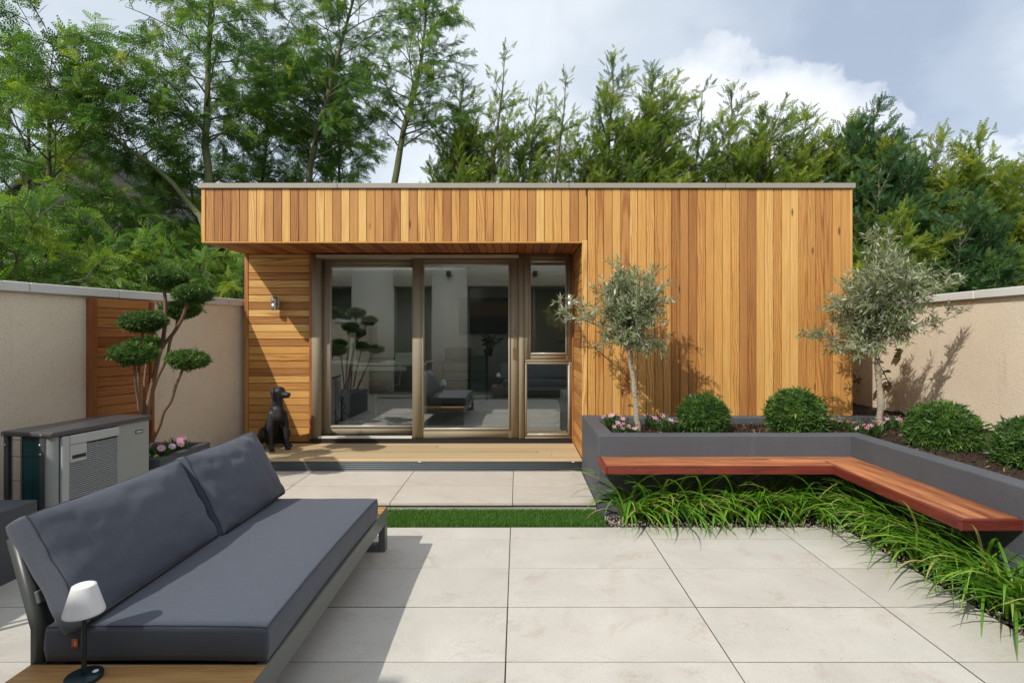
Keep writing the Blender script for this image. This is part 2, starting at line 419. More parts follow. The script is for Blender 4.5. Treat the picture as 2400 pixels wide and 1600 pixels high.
def leaf_mat(name, stops, trans=0.28, rough=0.5, spec=0.35, back=None):
    m = bpy.data.materials.new(name); m.use_nodes = True; nt = m.node_tree
    b = nt.nodes['Principled BSDF']; out = nt.nodes['Material Output']
    t = nd(nt, 'ShaderNodeAttribute', attribute_name='tone').outputs['Fac']
    oi = nd(nt, 'ShaderNodeObjectInfo').outputs['Random']
    t2 = mth(nt, 'ADD', t, mth(nt, 'MULTIPLY', mth(nt, 'SUBTRACT', oi, 0.5), 0.16))
    c = ramp(nt, t2, stops)
    if back:
        g = nd(nt, 'ShaderNodeNewGeometry').outputs['Backfacing']
        c = mixc(nt, g, c, back)
    L(nt, c, b.inputs['Base Color'])
    b.inputs['Roughness'].default_value = rough; b.inputs['Specular IOR Level'].default_value = spec
    tl = nd(nt, 'ShaderNodeBsdfTranslucent', {'Color': mixc(nt, 1.0, c, (1.25, 1.35, .7), 'MULTIPLY')})
    mx = nd(nt, 'ShaderNodeMixShader', {0: trans, 1: b.outputs[0], 2: tl.outputs[0]})
    L(nt, mx.outputs[0], out.inputs[0]); return m
ACACIA_L = leaf_mat('acacia_leaf', [(0.0, (.055, .125, .036)), (0.45, (.120, .240, .050)), (0.8, (.23, .345, .054)), (1.0, (.30, .34, .040))], 0.46)
POD = leaf_mat('acacia_pod', [(0.0, (.085, .095, .035)), (1.0, (.17, .18, .075))], 0.2)
CON_L = leaf_mat('conifer_leaf', [(0.0, (.050, .105, .022)), (0.35, (.135, .215, .032)), (0.7, (.275, .335, .038)), (1.0, (.42, .42, .050))], 0.44)
CON_B = leaf_mat('conifer_leaf_blue', [(0.0, (.028, .075, .028)), (0.5, (.060, .140, .045)), (1.0, (.18, .26, .042))], 0.40)
BUXUS = leaf_mat('yew_leaf', [(0.0, (.028, .075, .016)), (0.5, (.085, .175, .030)), (1.0, (.27, .34, .060))], 0.22, 0.42, 0.4)
OLIVE_L = leaf_mat('olive_leaf', [(0.0, (.070, .115, .040)), (0.5, (.165, .225, .085)), (1.0, (.38, .44, .21))], 0.2, 0.40, 0.5, (.38, .41, .30))
LIRI = leaf_mat('liriope_leaf', [(0.0, (.032, .105, .012)), (0.5, (.12, .29, .028)), (0.9, (.27, .44, .040)), (1.0, (.44, .38, .17))], 0.3, 0.35, 0.5)
TURF = leaf_mat('turf_blade', [(0.0, (.030, .105, .012)), (0.6, (.075, .205, .022)), (1.0, (.17, .27, .05))], 0.25)
SHRUB_L = leaf_mat('shrub_leaf', [(0.0, (.030, .080, .022)), (0.6, (.075, .155, .035)), (1.0, (.16, .24, .06))], 0.3, 0.4)
FLOWERG = leaf_mat('flower_foliage', [(0.0, (.030, .080, .018)), (1.0, (.095, .180, .040))], 0.25)
PETAL = leaf_mat('pink_petal', [(0.0, (.55, .12, .27)), (0.5, (.72, .32, .46)), (1.0, (.82, .60, .70))], 0.25, 0.6)
PETAL_Y = leaf_mat('yellow_petal', [(0.0, (.75, .62, .20)), (1.0, (.80, .74, .45))], 0.2, 0.6)
CHIP = leaf_mat('bark_chip', [(0.0, (.026, .016, .010)), (0.6, (.085, .052, .030)), (1.0, (.36, .26, .16))], 0.0, 0.9, 0.2)
STONE = leaf_mat('pebble_stone', [(0.0, (.09, .085, .085)), (0.5, (.30, .25, .20)), (1.0, (.62, .56, .48))], 0.0, 0.6, 0.4)
BARK = rough_mat('bark_grey', (.17, .145, .105), 0.3, 30, 1.0, 0.01)
BARK_G = rough_mat('bark_green', (.125, .135, .065), 0.3, 25, 0.8, 0.01)
BARK_O = rough_mat('bark_olive', (.36, .31, .235), 0.25, 35, 1.0, 0.008)
BARK_T = rough_mat('bark_topiary', (.20, .125, .085), 0.25, 45, 1.0, 0.006)
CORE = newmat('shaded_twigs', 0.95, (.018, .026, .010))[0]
DOGM = rough_mat('dog_resin', (.026, .026, .027), 0.45, 45, 0.45, 0.006, 0.40, (.085, .08, .072))

OPAL = bpy.data.materials.new('added_opal_glazing'); OPAL.use_nodes = True  # diffusing sheet for the added roof opening
_n = OPAL.node_tree; _n.nodes.remove(_n.nodes['Principled BSDF'])
_t = nd(_n, 'ShaderNodeBsdfTranslucent', {'Color': (.88, .89, .90, 1)}); _g = nd(_n, 'ShaderNodeBsdfDiffuse', {'Color': (.85, .86, .87, 1)})
L(_n, nd(_n, 'ShaderNodeMixShader', {0: 0.25, 1: _t.outputs[0], 2: _g.outputs[0]}).outputs[0], _n.nodes['Material Output'].inputs[0])
# ------------------------------------------------------------------ ground and paving
rnd = random.Random(7)
g = mk('ground', [(-400, -300, -0.35), (400, -300, -0.35), (400, 600, -0.35), (-400, 600, -0.35)], [(0, 1, 2, 3)], EARTH)
tag(obj('ground', g), kind='structure')

X0 = -0.053; CW = 1.0085; RW = 0.5
patio = tag(bx('patio', -4.6, 2.46, -1.48, 4.226, -0.10, 0.0166, BEDDING, bev=0), kind='structure')
def slabs(parent, x_edges, y_edges, z0, z1, mat_, skip=None):
    for i in range(len(x_edges)-1):
        for j in range(len(y_edges)-1):
            xa, xb, ya, yb = x_edges[i], x_edges[i+1], y_edges[j], y_edges[j+1]
            if xb-xa < 0.05 or yb-ya < 0.03: continue
            dz = rnd.uniform(-0.0012, 0.0012)
            g_ = 0.0030
            obj('paving_slab', boxm(xb-xa-2*g_, yb-ya-2*g_, z1-z0, 0.0009, mat_), mat_, parent,
                ((xa+xb)/2+rnd.uniform(-.0007, .0007), (ya+yb)/2+rnd.uniform(-.0007, .0007), (z0+z1)/2+dz))
xe = [-4.58] + [X0+CW*k for k in range(-4, 3) if X0+CW*k < 2.44] + [2.458]
ye = [-1.48] + [2.489-RW*k for k in range(7, -1, -1)] + [2.989, 3.489, 3.989, 4.226]
slabs(patio, xe, ye, -0.004, 0.018, SLAB)
for o in kids(patio): o.location.z -= 0.018
patio.location.z -= 0.018
for o in kids(patio): o.location.z += 0.018

step = tag(bx('raised_step', -4.2, 0.648, 4.60, 5.66, -0.10, 0.056, CONC, bev=0), kind='structure')
bx('joint_grout', -4.19, 0.64, 4.585, 5.655, .0565, .0786, BEDDING, step, 0)
slabs(step, [-4.2]+[X0+CW*k+0.012 for k in range(-4, 1)]+[0.646], [4.578, 5.105, 5.66], 0.058, 0.080, SLAB_UP)
# turf strip between step and patio
ta = tag(bx('turf_base', -3.2, 0.66, 4.23, 4.597, -0.08, 0.004, EARTH, bev=0), kind='structure')
def turf(name, x0, x1, y0, y1, n, z=0.003, h=0.030):
    rg = np.random.default_rng(3)
    T = [(-.5, 0, 0), (.5, 0, 0), (.12, .35, 1), (-.12, .35, 1)]
    pos = np.stack([rg.uniform(x0, x1, n), rg.uniform(y0, y1, n), np.full(n, z)], 1)
    a = rg.uniform(0, 2*PI, n); c, s_ = np.cos(a), np.sin(a); o = np.zeros(n)
    M = np.stack([np.stack([c, s_, o], 1), np.stack([-s_, c, o], 1), np.stack([o, o, o+1], 1)], 2)
    S = np.stack([rg.uniform(.0028, .0042, n), rg.uniform(.005, .05, n), rg.uniform(.6, 1.1, n)*h], 1)
    V, Fc = scatter(T, np.array([(0, 1, 2, 3)]), pos, M, S)
    t = np.repeat(rg.beta(2, 2, n), 4)
    return tag(obj(name, mk(name, V, Fc, TURF, t)), kind='stuff')
turf('turf', -1.35, 0.672, 4.222, 4.592, 42000)
turf('turf', -3.2, -1.35, 4.222, 4.592, 9000)
turf('turf', -3.4, 1.6, -0.44, -0.30, 6000)

# ------------------------------------------------------------------ garden room
FY, WY = 5.64, 6.53              # facade plane, recessed wall plane
BX0, BX1 = -3.20, 3.39
ZD, ZS, ZT = 0.20, 2.40, 2.935   # deck, soffit, top of boards
RX = 0.655                       # right reveal of the recess
PIT = 0.0862
gr = empty('garden_room', (0.1, 7.2, 0.0), 'cedar clad flat roofed garden room with bronze sliding glass doors', 'garden room')
def ctone(lo=0.12, hi=1.0):
    return (rnd.uniform(lo, hi), rnd.random(), rnd.random(), 1)
def ctone2():
    r = rnd.random()
    t = rnd.uniform(.02, .28) if r < .24 else rnd.uniform(.3, .62) if r < .62 else rnd.uniform(.62, 1.0)
    return (t, rnd.random(), rnd.random(), 1)
# dark carcass behind the boards (walls, roof deck)
c = Acc()
c.box(RX+.02, BX1-.02, FY+.022, FY+.12, -0.05, 2.93)
c.box(BX0+.02, RX+.019, FY+.022, FY+.10, ZS+.02, 2.93)
c.box(BX0+.02, -2.40, WY+.022, WY+.14, ZD, ZS+.02)
c.box(RX+.02, RX+.12, FY+.12, WY+.10, -0.05, ZS+.02)
RL = (-2.75, -.75, 6.95, 8.2)      # unseen roof opening, added to bring daylight to the desk
def ring(acc, x0, x1, y0, y1, z0, z1):
    acc.box(x0, RL[0], y0, y1, z0, z1); acc.box(RL[1], x1, y0, y1, z0, z1); acc.box(RL[0], RL[1], y0, RL[2], z0, z1); acc.box(RL[0], RL[1], RL[3], y1, z0, z1)
ring(c, BX0+.02, BX1-.02, FY+.10, 9.05, ZS+.045, 2.92)
c.box(BX1-.12, BX1-.02, FY+.12, 9.05, -0.05, ZS+.045)
c.box(BX0+.02, BX0+.12, WY+.14, 9.05, -0.05, ZS+.045)
c.box(BX0+.12, BX1-.12, 8.95, 9.05, -0.05, ZS+.045)
obj('carcass', c.mesh('carcass', DARKB), None, gr, (0, 0, 0), world=True)
# vertical facade boards
nb = int(round((BX1-BX0-0.04)/PIT))
pit = (BX1-BX0-0.04-0.03)/nb
TRIMX = RX+.052
for i in range(nb):
    xa = BX0+0.042+i*pit; xb = xa+pit
    xm = (xa+xb)/2
    low = ZS
    if xb > TRIMX+.02: low = 0.12
    wd = pit-0.0045
    if xa < TRIMX < xb and low == 0.12:
        xm = (TRIMX+.003+xb)/2; wd = xb-TRIMX-.006
    obj('board', boxm(wd, 0.019, ZT-low, 0.0025, CEDAR), CEDAR, gr, (xm, FY+0.0095+rnd.uniform(-.0007, .0007), (ZT+low)/2), color=ctone2())
bx('corner_trim', BX0, BX0+.038, FY-.003, FY+.04, ZS-.012, ZT, CEDAR, gr, color=(.75, .5, .9, 1))
bx('corner_trim', BX1-.028, BX1, FY-.003, FY+.04, 0.1, ZT, CEDAR, gr, color=(.7, .5, .8, 1))
bx('corner_trim', RX, TRIMX-.002, FY-.006, FY+.03, ZD-.11, ZS+.012, CEDAR, gr, color=(1.0, .4, .9, 1))
bx('drip_trim', BX0+.038, RX, FY-.004, FY+.03, ZS-.014, ZS-.001, CEDAR, gr, color=(.7, .5, .5, 1))
# side cladding: left and right ends
for z in np.arange(ZS+.004, ZT-.03, PIT):
    bx('end_board', BX0-.019, BX0-.001, FY+.04, 9.0, z, min(z+PIT-.004, ZT), CEDAR, gr, color=ctone())
for z in np.arange(0.0, ZS-.03, PIT):
    bx('end_board', BX0-.019, BX0-.001, WY+.05, 9.0, z, z+PIT-.004, CEDAR, gr, color=ctone())
for k in range(34):
    z = 0.02+k*PIT
    bx('end_board', BX1+.001, BX1+.019, FY+.04, 9.0, z, min(z+PIT-.004, ZT), CEDAR, gr, color=ctone())
# roof edge trim
bx('roof_trim', BX0-.022, -1.82, FY-.022, FY+.05, ZT+.001, ZT+.053, CAP, gr, 0.004)
bx('roof_trim', -1.817, 0.52, FY-.022, FY+.05, ZT+.001, ZT+.053, CAP, gr, 0.004)
bx('roof_trim', 0.523, 2.1, FY-.022, FY+.05, ZT+.001, ZT+.053, CAP, gr, 0.004)
bx('roof_trim', 2.103, BX1+.022, FY-.022, FY+.05, ZT+.001, ZT+.053, CAP, gr, 0.004)
bx('roof_trim', BX0-.022, BX0+.03, FY+.05, 9.06, ZT+.001, ZT+.053, CAP, gr, 0.004)
bx('roof_trim', BX1-.03, BX1+.022, FY+.05, 9.06, ZT+.001, ZT+.053, CAP, gr, 0.004)
c = Acc(); ring(c, BX0+.03, BX1-.03, FY+.05, 9.05, 2.921, ZT+.02); obj('roof_membrane', c.mesh('roof_membrane', DARKB), None, gr, (0, 0, 0))
bx('added_rooflight', RL[0]-.04, RL[1]+.04, RL[2]-.04, RL[3]+.04, ZT+.022, ZT+.034, OPAL, gr, 0)  # added out of view to brighten the room inside
# soffit boards run front to back
ns = int((RX-BX0-.02)/PIT)
for i in range(ns+1):
    xa = BX0+.012+i*PIT; xb = min(xa+PIT-.005, RX-.002)
    if xb-xa < .02: continue
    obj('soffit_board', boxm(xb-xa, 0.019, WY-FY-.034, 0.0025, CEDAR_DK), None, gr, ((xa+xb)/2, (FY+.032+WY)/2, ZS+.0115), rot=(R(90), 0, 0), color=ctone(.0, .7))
# left recessed wall: horizontal boards
LX1 = -2.425
for k in range(26):
    z0 = ZD+.004+k*PIT; z1 = min(z0+PIT-.0055, ZS-.002)
    if z1-z0 < .015: continue
    obj('wall_board', boxm(z1-z0, 0.019, LX1-.003-(BX0+.05), 0.0025, CEDAR), None, gr, ((BX0+.05+LX1-.003)/2, WY+.0095+rnd.uniform(-.0007, .0007), (z0+z1)/2), rot=(0, R(90), 0), color=ctone2())
bx('corner_trim', BX0, BX0+.047, WY-.004, WY+.04, ZD-.1, ZS, CEDAR, gr, color=(.3, .5, .8, 1))
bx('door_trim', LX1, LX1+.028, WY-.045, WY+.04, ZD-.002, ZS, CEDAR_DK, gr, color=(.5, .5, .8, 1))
# right reveal boards (face -X)
for k in range(26):
    z0 = ZD+.004+k*PIT; z1 = min(z0+PIT-.005, ZS-.002)
    if z1-z0 < .015: continue
    obj('reveal_board', boxm(z1-z0, 0.019, WY-.03-FY-.032, 0.0025, CEDAR), None, gr, (RX+.0095, (FY+.032+WY-.03)/2, (z0+z1)/2), rot=(R(90), R(90), 0), color=ctone(.0, .6))
bx('door_trim', RX-.022, RX-.001, WY-.05, WY+.02, ZD, ZS, CEDAR_DK, gr, color=(.6, .5, .8, 1))

# ---- door set, everything in the plane DY
DY = 6.50
def dz(v): return CAMH-(v-VV)/F*DY
def dx(u): return (u-VU)/F*DY
DXL, DXR = -2.395, RX-.024
c = Acc()
c.box(DXL, dx(751.5), DY-.02, DY+.12, dz(1026.5), ZS-.004)          # left jamb
c.box(dx(751.5)+.001, dx(1216.5)-.001, DY-.01, DY+.12, dz(607), ZS-.004)      # head
c.box(dx(1216.5), dx(1229), DY-.022, DY+.12, dz(1026.5), ZS-.004)   # post
c.box(dx(1229)+.001, DXR, DY-.012, DY+.12, dz(598), ZS-.004)
c.box(dx(1339.8), DXR, DY-.020, DY+.12, dz(1026.5), dz(598)-.001)
c.box(dx(1229)+.001, dx(1339.8)-.001, DY-.012, DY+.12, dz(847), dz(841.5))    # transom
c.box(dx(1229)+.001, dx(1339.8)-.001, DY-.012, DY+.12, dz(1026.5), dz(1023.5))
obj('door_frame', c.mesh('door_frame', BRONZE), None, gr, (0, 0, 0))
bx('door_sill', DXL-.02, DXR, DY-.03, DY+.12, ZD-.02, dz(1027), BLACK, gr, 0.002)
bx('threshold', dx(747), dx(966.5), DY-.028, DY+.02, dz(1026.3), dz(1021), THRESH, gr, 0.002)
bx('blind_box', dx(745.6), dx(1215.5), DY-.075, DY-.024, dz(605.2), dz(598.2), BRONZE_LT, gr, 0.003)
def leaf(name, u0, u1, v0, v1, gu0, gu1, gv0, gv1, y0, y1, tilt=R(0.36)):
    """a framed sash; the glass opening g*, a raised bead round it"""
    c = Acc(); x0, x1, z0, z1 = dx(u0), dx(u1), dz(v1), dz(v0); a0, a1, b0, b1 = dx(gu0), dx(gu1), dz(gv1), dz(gv0)
    c.box(x0, a0, y0, y1, z0, z1); c.box(a1, x1, y0, y1, z0, z1)
    c.box(a0+.0005, a1-.0005, y0+.0005, y1, z0, b0); c.box(a0+.0005, a1-.0005, y0+.0005, y1, b1, z1)
    root = obj(name, c.mesh(name, BRONZE), None, gr, (0, 0, 0))
    d = Acc(); w_ = .017
    for (p, q, r, s_) in ((a0-w_, a0-.001, b0-w_, b1+w_), (a1+.001, a1+w_, b0-w_, b1+w_), (a0-.0005, a1+.0005, b0-w_, b0-.001), (a0-.0005, a1+.0005, b1+.001, b1+w_)):
        d.box(p, q, y0-.010, y0+.001, r, s_)
    obj('glazing_bead', d.mesh('glazing_bead', BRONZE), None, root, (0, 0, 0))
    e = Acc()
    for (p, q, r, s_) in ((a0-.001, a0+.005, b0, b1), (a1-.005, a1+.001, b0, b1), (a0+.005, a1-.005, b0-.001, b0+.006), (a0+.005, a1-.005, b1-.006, b1+.001)):
        e.box(p, q, y0+.004, y0+.022, r, s_)
    obj('glazing_seal', e.mesh('glazing_seal', THRESH), None, root, (0, 0, 0))
    obj('glass_pane', boxm(a1-a0+.01, .006, b1-b0+.01, 0, GLASS), None, root, ((a0+a1)/2, y0+.020, (b0+b1)/2), rot=(-tilt, 0, 0))
    return root
leaf('sliding_door', 752, 982, 607.5, 1019, 771, 967.5, 624.6, 999.7, DY+.052, DY+.100)
sd_ = leaf('sliding_door', 967, 1216, 606.2, 1025.8, 993, 1192.6, 620.8, 1003.5, DY-.012, DY+.040)
leaf('top_window', 1229.5, 1339.5, 598.4, 841.2, 1243.2, 1326.2, 613, 827.6, DY-.018, DY+.04)
leaf('bottom_window', 1229.5, 1339.5, 847.2, 1023.2, 1234.4, 1332.8, 852.4, 1016.8, DY-.006, DY+.04)
hd = obj('door_handle', boxm(.012, .012, (839-772)/F*DY, .003, COPPER), None, sd_, (dx(1205.6), DY-.055, dz(805)))
bx('handle_plate', dx(1202.3), dx(1208.8), DY-.021, DY-.0125, dz(842), dz(815), COPPER, sd_, .002)
for v in (777, 834): bx('handle_stud', dx(1204.4), dx(1206.8), DY-.052, DY-.0125, dz(v)-.005, dz(v)+.005, COPPER, sd_, .001)

# deck
dk = empty('deck', (-1.25, 6.0, 0.08), 'tan composite deck with grey ribbed edge in front of the sliding doors', 'deck')
DXA = -3.18
for k in range(6):
    ya = FY+.014+k*0.1415; yb = min(ya+.1365, DY-.032)
    cuts = [DXA, RX-.002]
    if k == 1: cuts = [DXA, 0.36, RX-.002]
    if k == 2: cuts = [DXA, 0.22, RX-.002]
    if k == 4: cuts = [DXA, -0.9, RX-.002]
    for a, b in zip(cuts[:-1], cuts[1:]):
        obj('deck_board', boxm(b-a-.003, yb-ya, .022, .003, DECK), None, dk, ((a+b)/2, (ya+yb)/2, ZD-.011+rnd.uniform(-.0006, .0006)))
bx('edge_board', DXA, RX-.002, FY-.006, FY+.011, ZD-.022, ZD+.001, DECK, dk, .003)
c = Acc(); zz = 0.081
for k in range(5):
    z0 = zz+k*.0192
    c.box(DXA, RX-.003, FY+.000, FY+.014, z0, z0+.0135)
c.box(DXA, RX-.003, FY+.007, FY+.020, zz, ZD-.024)
obj('ribbed_edge', c.mesh('ribbed_edge', GREY_FASCIA), None, dk, (0, 0, 0))
c = Acc(); c.box(DXA, RX-.004, FY+.03, DY-.04, .05, ZD-.024)
obj('deck_base', c.mesh('deck_base', DARKB), None, dk, (0, 0, 0))
bx('clip', -1.005, -0.975, FY-.010, FY-.004, ZD-.030, ZD-.022, THRESH, dk, .001)
bx('clip', 0.55, 0.575, FY-.010, FY-.004, ZD-.030, ZD-.022, THRESH, dk, .001)

# wall lamps (fixed to the room)
def wall_lamp(x, y, z, out, label):
    t = empty('wall_lamp', (x, y, z), label, 'wall lamp', 'steel up and down wall lamps')
    ox, oy = out
    cyl = lathe([(0, -.079), (.028, -.079), (.034, -.075), (.034, -.010), (.0325, -.008), (.0325, .004), (.034, .006), (.034, .075), (.028, .079), (0, .079)], 28, True, STEEL, 'lamp_body')
    obj('lamp_body', cyl, None, t, (ox*.085, oy*.085, 0), world=False)
    obj('mounting_plate', boxm(.05 if oy else .014, .014 if oy else .05, .10, .004, STEEL), None, t, (ox*.008, oy*.008, 0), world=False)
    obj('bracket', boxm(.022 if oy else .05, .05 if oy else .022, .03, .002, STEEL), None, t, (ox*.035, oy*.035, 0), world=False)
    return t
wall_lamp(-2.815, WY-.001, 1.82, (0, -1), 'steel tube wall lamp on horizontal cedar boards above the dog statue')
wall_lamp(RX-.001, 6.06, 1.82, (-1, 0), 'steel tube wall lamp inside the reveal right of the glass doors')

# ------------------------------------------------------------------ room interior
inn = empty('interior_shell', (0, 7.7, ZD), kind='structure')
c = Acc(); c.box(-3.05, 3.25, DY+.13, 8.9, .14, .235); obj('interior_floor', c.mesh('interior_floor', IFLOOR), None, inn)
c = Acc(); c.box(-3.05, 3.25, 8.88, 8.945, .235, 2.42); c.box(-3.07, -3.0, DY+.16, 8.88, .235, 2.42); c.box(3.2, 3.26, DY+.16, 8.88, .235, 2.42); ring(c, -3.05, 3.25, DY+.14, 8.9, 2.40, 2.44)
c.box(RL[0]-.02, RL[0]-.001, RL[2], RL[3], 2.441, 2.94); c.box(RL[1]+.001, RL[1]+.02, RL[2], RL[3], 2.441, 2.94)  # shaft sides of the added roof opening
c.box(-3.0, DXL+.0, DY+.15, DY+.18, .235, 2.40); c.box(DXR+.02, 3.2, DY+.13, DY+.16, .235, 2.40)
obj('interior_wall', c.mesh('interior_wall', IWALL), None, inn)
dt = empty('desk', (-1.75, 7.45, .235), 'pale standing desk with a cable tray behind the sliding glass', 'desk')
Y = 7.25
def ib(name, u0, u1, v0, v1, d, m, p, y=None, bev=.004):
    y = y or Y; a = at(u0, v1, y); b = at(u1, v0, y)
    return bx(name, a.x, b.x, y, y+d, a.z, b.z, m, p, bev)
ib('desk_top', 755, 1001, 850, 856, .70, DESKW, dt)
ib('modesty_bar', 823, 952, 859.5, 869, .03, DESKW, dt, 7.22)
for u0, u1 in ((802, 818), (993.5, 1001)):
    a = at(u0, 1001, Y+.3); b = at(u1, 860, Y+.3)
    lg = bx('leg', a.x, b.x, Y+.28, Y+.36, .25, at(0, 856, Y).z, DESKW, dt)
    bx('foot', a.x, b.x, Y+.0, Y+.66, .236, .255, DESKW, dt)
bxm = ib('desk_organiser', 926, 992, 828, 850, .18, DESKW, None, 7.3)
tag(bxm, 'pale green white box standing on the desk behind the door stile', 'box')
mo = empty('monitor', (-2.4, 7.5, 1.1), 'dark flat monitor on a pale stand on the desk', 'monitor')
ib('screen', 783, 884, 754, 816, .025, BLACK, mo, 7.55)
ib('stand', 817, 833, 780, 849, .03, DESKW, mo, 7.515)
ib('stand_foot', 800, 850, 847.5, 849.8, .18, DESKW, mo, 7.45)
kb = empty('laptop', (-2.1, 7.3, 1.09), 'closed dark laptop lying on the desk', 'laptop')
ib('laptop_base', 838, 893, 847, 850, .22, BLACK, kb, 7.3); ib('laptop_lid', 838, 893, 845.5, 846.6, .22, HP_D, kb, 7.3)
def wire(pts, label):
    P = [at(*p) for p in pts]
    a = Acc(); Q = []
    P = [np.array(p) for p in P]
    for i in range(len(P)-1):
        p0 = P[max(i-1, 0)]; p1 = P[i]; p2 = P[i+1]; p3 = P[min(i+2, len(P)-1)]
        for t in np.linspace(0, 1, 6)[:-1]:
            Q.append(.5*((2*p1)+(p2-p0)*t+(2*p0-5*p1+4*p2-p3)*t*t+(3*p1-p0-3*p2+p3)*t**3))
    Q.append(P[-1]); a.tube(Q, .005, 6)
    tag(obj('cable', a.mesh('cable', BLACK, True)), label, 'cable', 'loose cables under the desk')
wire([(774, 856, 7.2), (782, 895, 7.2), (800, 930, 7.2), (790, 950, 7.2), (803, 962, 7.25), (819, 976, 7.3)], 'long black cable hanging from the left end of the desk')
wire([(826, 870, 7.2), (808, 905, 7.2), (798, 935, 7.2), (810, 955, 7.2), (787, 960, 7.25), (792, 984, 7.3)], 'black cable looping from the modesty bar round the desk leg')
wire([(829, 870, 7.2), (829, 900, 7.2), (806, 930, 7.2), (800, 960, 7.2), (804, 1000, 7.3)], 'black cable hanging straight down from the modesty bar')
ch = empty('office_chair', (-2.0, 8.0, .235), 'dark office swivel chair with chrome star base under the desk', 'chair')
cx, cy = -1.97, 7.75
me = lathe([(0, -.04), (.16, -.045), (.23, -.02), (.25, .02), (.235, .05), (.15, .045), (0, .04)], 24, True, BLACK, 'seat')
obj('seat', me, None, ch, (cx, cy, .78), scale=(1.0, .95, 1.1))
obj('seat_mechanism', boxm(.34, .2, .06, .02, BLACK), None, ch, (cx, cy, .70))
obj('gas_lift', lathe([(.022, -.2), (.022, 0), (.014, 0), (.014, .22)], 14, True, STEEL, 'gas_lift'), None, ch, (cx, cy, .48))
for k in range(5):
    a = Acc(); an = 2*PI*k/5+.5
    a.tube([(cx, cy, .33), (cx+.16*math.cos(an), cy+.16*math.sin(an), .315), (cx+.33*math.cos(an), cy+.33*math.sin(an), .285)], [.028, .02, .014], 8)
    lg = obj('leg', a.mesh('leg', STEEL, True), None, ch)
    obj('caster', lathe([(0, -.02), (.022, -.02), (.027, 0), (.022, .02), (0, .02)], 12, True, BLACK, 'caster'), None, lg, (cx+.33*math.cos(an), cy+.33*math.sin(an), .262), rot=(R(90), 0, an))
me = boxm(.34, .05, .22, .024, BLACK, 3); obj('backrest', me, None, ch, (cx+.03, cy+.27, 1.03), rot=(R(-12), 0, 0))
a = Acc(); a.tube([(cx+.05, cy+.1, .73), (cx+.28, cy+.2, .75), (cx+.30, cy+.25, .95), (cx+.27, cy+.26, 1.02)], .016, 8); obj('back_arm', a.mesh('back_arm', DESKW, True), None, ch)
tv = empty('wall_television', (-.6, 8.86, 1.8), 'wide black television on the rear wall of the room', 'television')
ib('screen', 1076, 1199, 698, 782, .04, BLACK, tv, 8.83)
dr_ = empty('drawer_cabinet', (-1.2, 8.6, .235), 'grey drawer cabinet against the rear wall of the room', 'cabinet')
ib('body', 1037, 1100, 846, 950, .42, HP_D, dr_, 8.45)
for v0 in (850, 872, 894): ib('drawer', 1039, 1098, v0, v0+19, .02, IFLOOR, dr_, 8.428)
ib('top_box', 1043, 1100, 815, 844, .3, HP_D, dr_, 8.5)
cb = empty('filing_cabinet', (-.2, 7.9, .235), 'tall dull green cabinet with a plant on it inside the room', 'cabinet')
GREENC = metal_mat('green_cabinet', (.10, .17, .15), 0.5)
ib('body', 1103, 1140, 835, 948, .45, GREENC, cb, 7.8)
for v0 in (839, 876, 912): ib('door', 1104.5, 1138.5, v0, v0+33, .015, GREENC, cb, 7.783)

# ------------------------------------------------------------------ boundary walls
ZW = 1.875; CT = 0.078
def wall_run(p0, p1, th, side):
    """rendered wall between two plan points, thickness th away from the garden; returns frame"""
    p0 = Vector((p0[0], p0[1], 0)); p1 = Vector((p1[0], p1[1], 0)); d = (p1-p0); ln = d.length; d.normalize()
    n = Vector((d.y, -d.x, 0)) * side       # towards the garden
    return p0, d, n, ln
lw = empty('boundary_wall', (-3.7, 5.4, 0), 'beige roughcast wall with pale coping on the side of the heat pump', 'garden wall')
rw = empty('boundary_wall', (4.4, 4.5, 0), 'sunlit beige roughcast wall with pale coping behind the olive and shrub balls', 'garden wall')
def build_wall(parent, pts, side, th, joints):
    for (p0, p1), js in zip(zip(pts[:-1], pts[1:]), joints):
        o, d, n, ln = wall_run(p0, p1, th, side)
        a = math.atan2(d.y, d.x)
        me = boxm(ln, th, ZW-CT+.3, 0, RENDER)
        m_ = o+d*(ln/2)-n*(th/2)
        obj('render', me, None, parent, (m_.x, m_.y, (ZW-CT-.3)/2), rot=(0, 0, a))
        e = [0]+[j for j in js if 0 < j < ln]+[ln]
        for s0, s1 in zip(e[:-1], e[1:]):
            q = o+d*((s0+s1)/2)-n*(th/2)
            obj('coping_stone', boxm(s1-s0-.006, th+.08, CT, .006, COPING), None, parent, (q.x, q.y, ZW-CT/2+rnd.uniform(-.001, .001)), rot=(0, 0, a+rnd.uniform(-.002, .002)))
            if s0 > 0:
                q = o+d*s0-n*(th/2)
                obj('mortar_joint', boxm(.012, th+.066, CT-.008, 0, CONC), None, parent, (q.x, q.y, ZW-CT/2), rot=(0, 0, a))
WL0, WL1 = (-3.985, 4.29), (-3.18, 6.887)
build_wall(lw, [(-3.90, -1.5), WL0, WL1], 1, .22, [[.9, 1.8, 2.7, 3.6, 4.5, 5.3], [.182, .912, 1.65, 2.19]])
build_wall(rw, [(4.35, 10.5), (4.35, -1.5)], 1, .22, [list(np.arange(.66, 12, .915))])
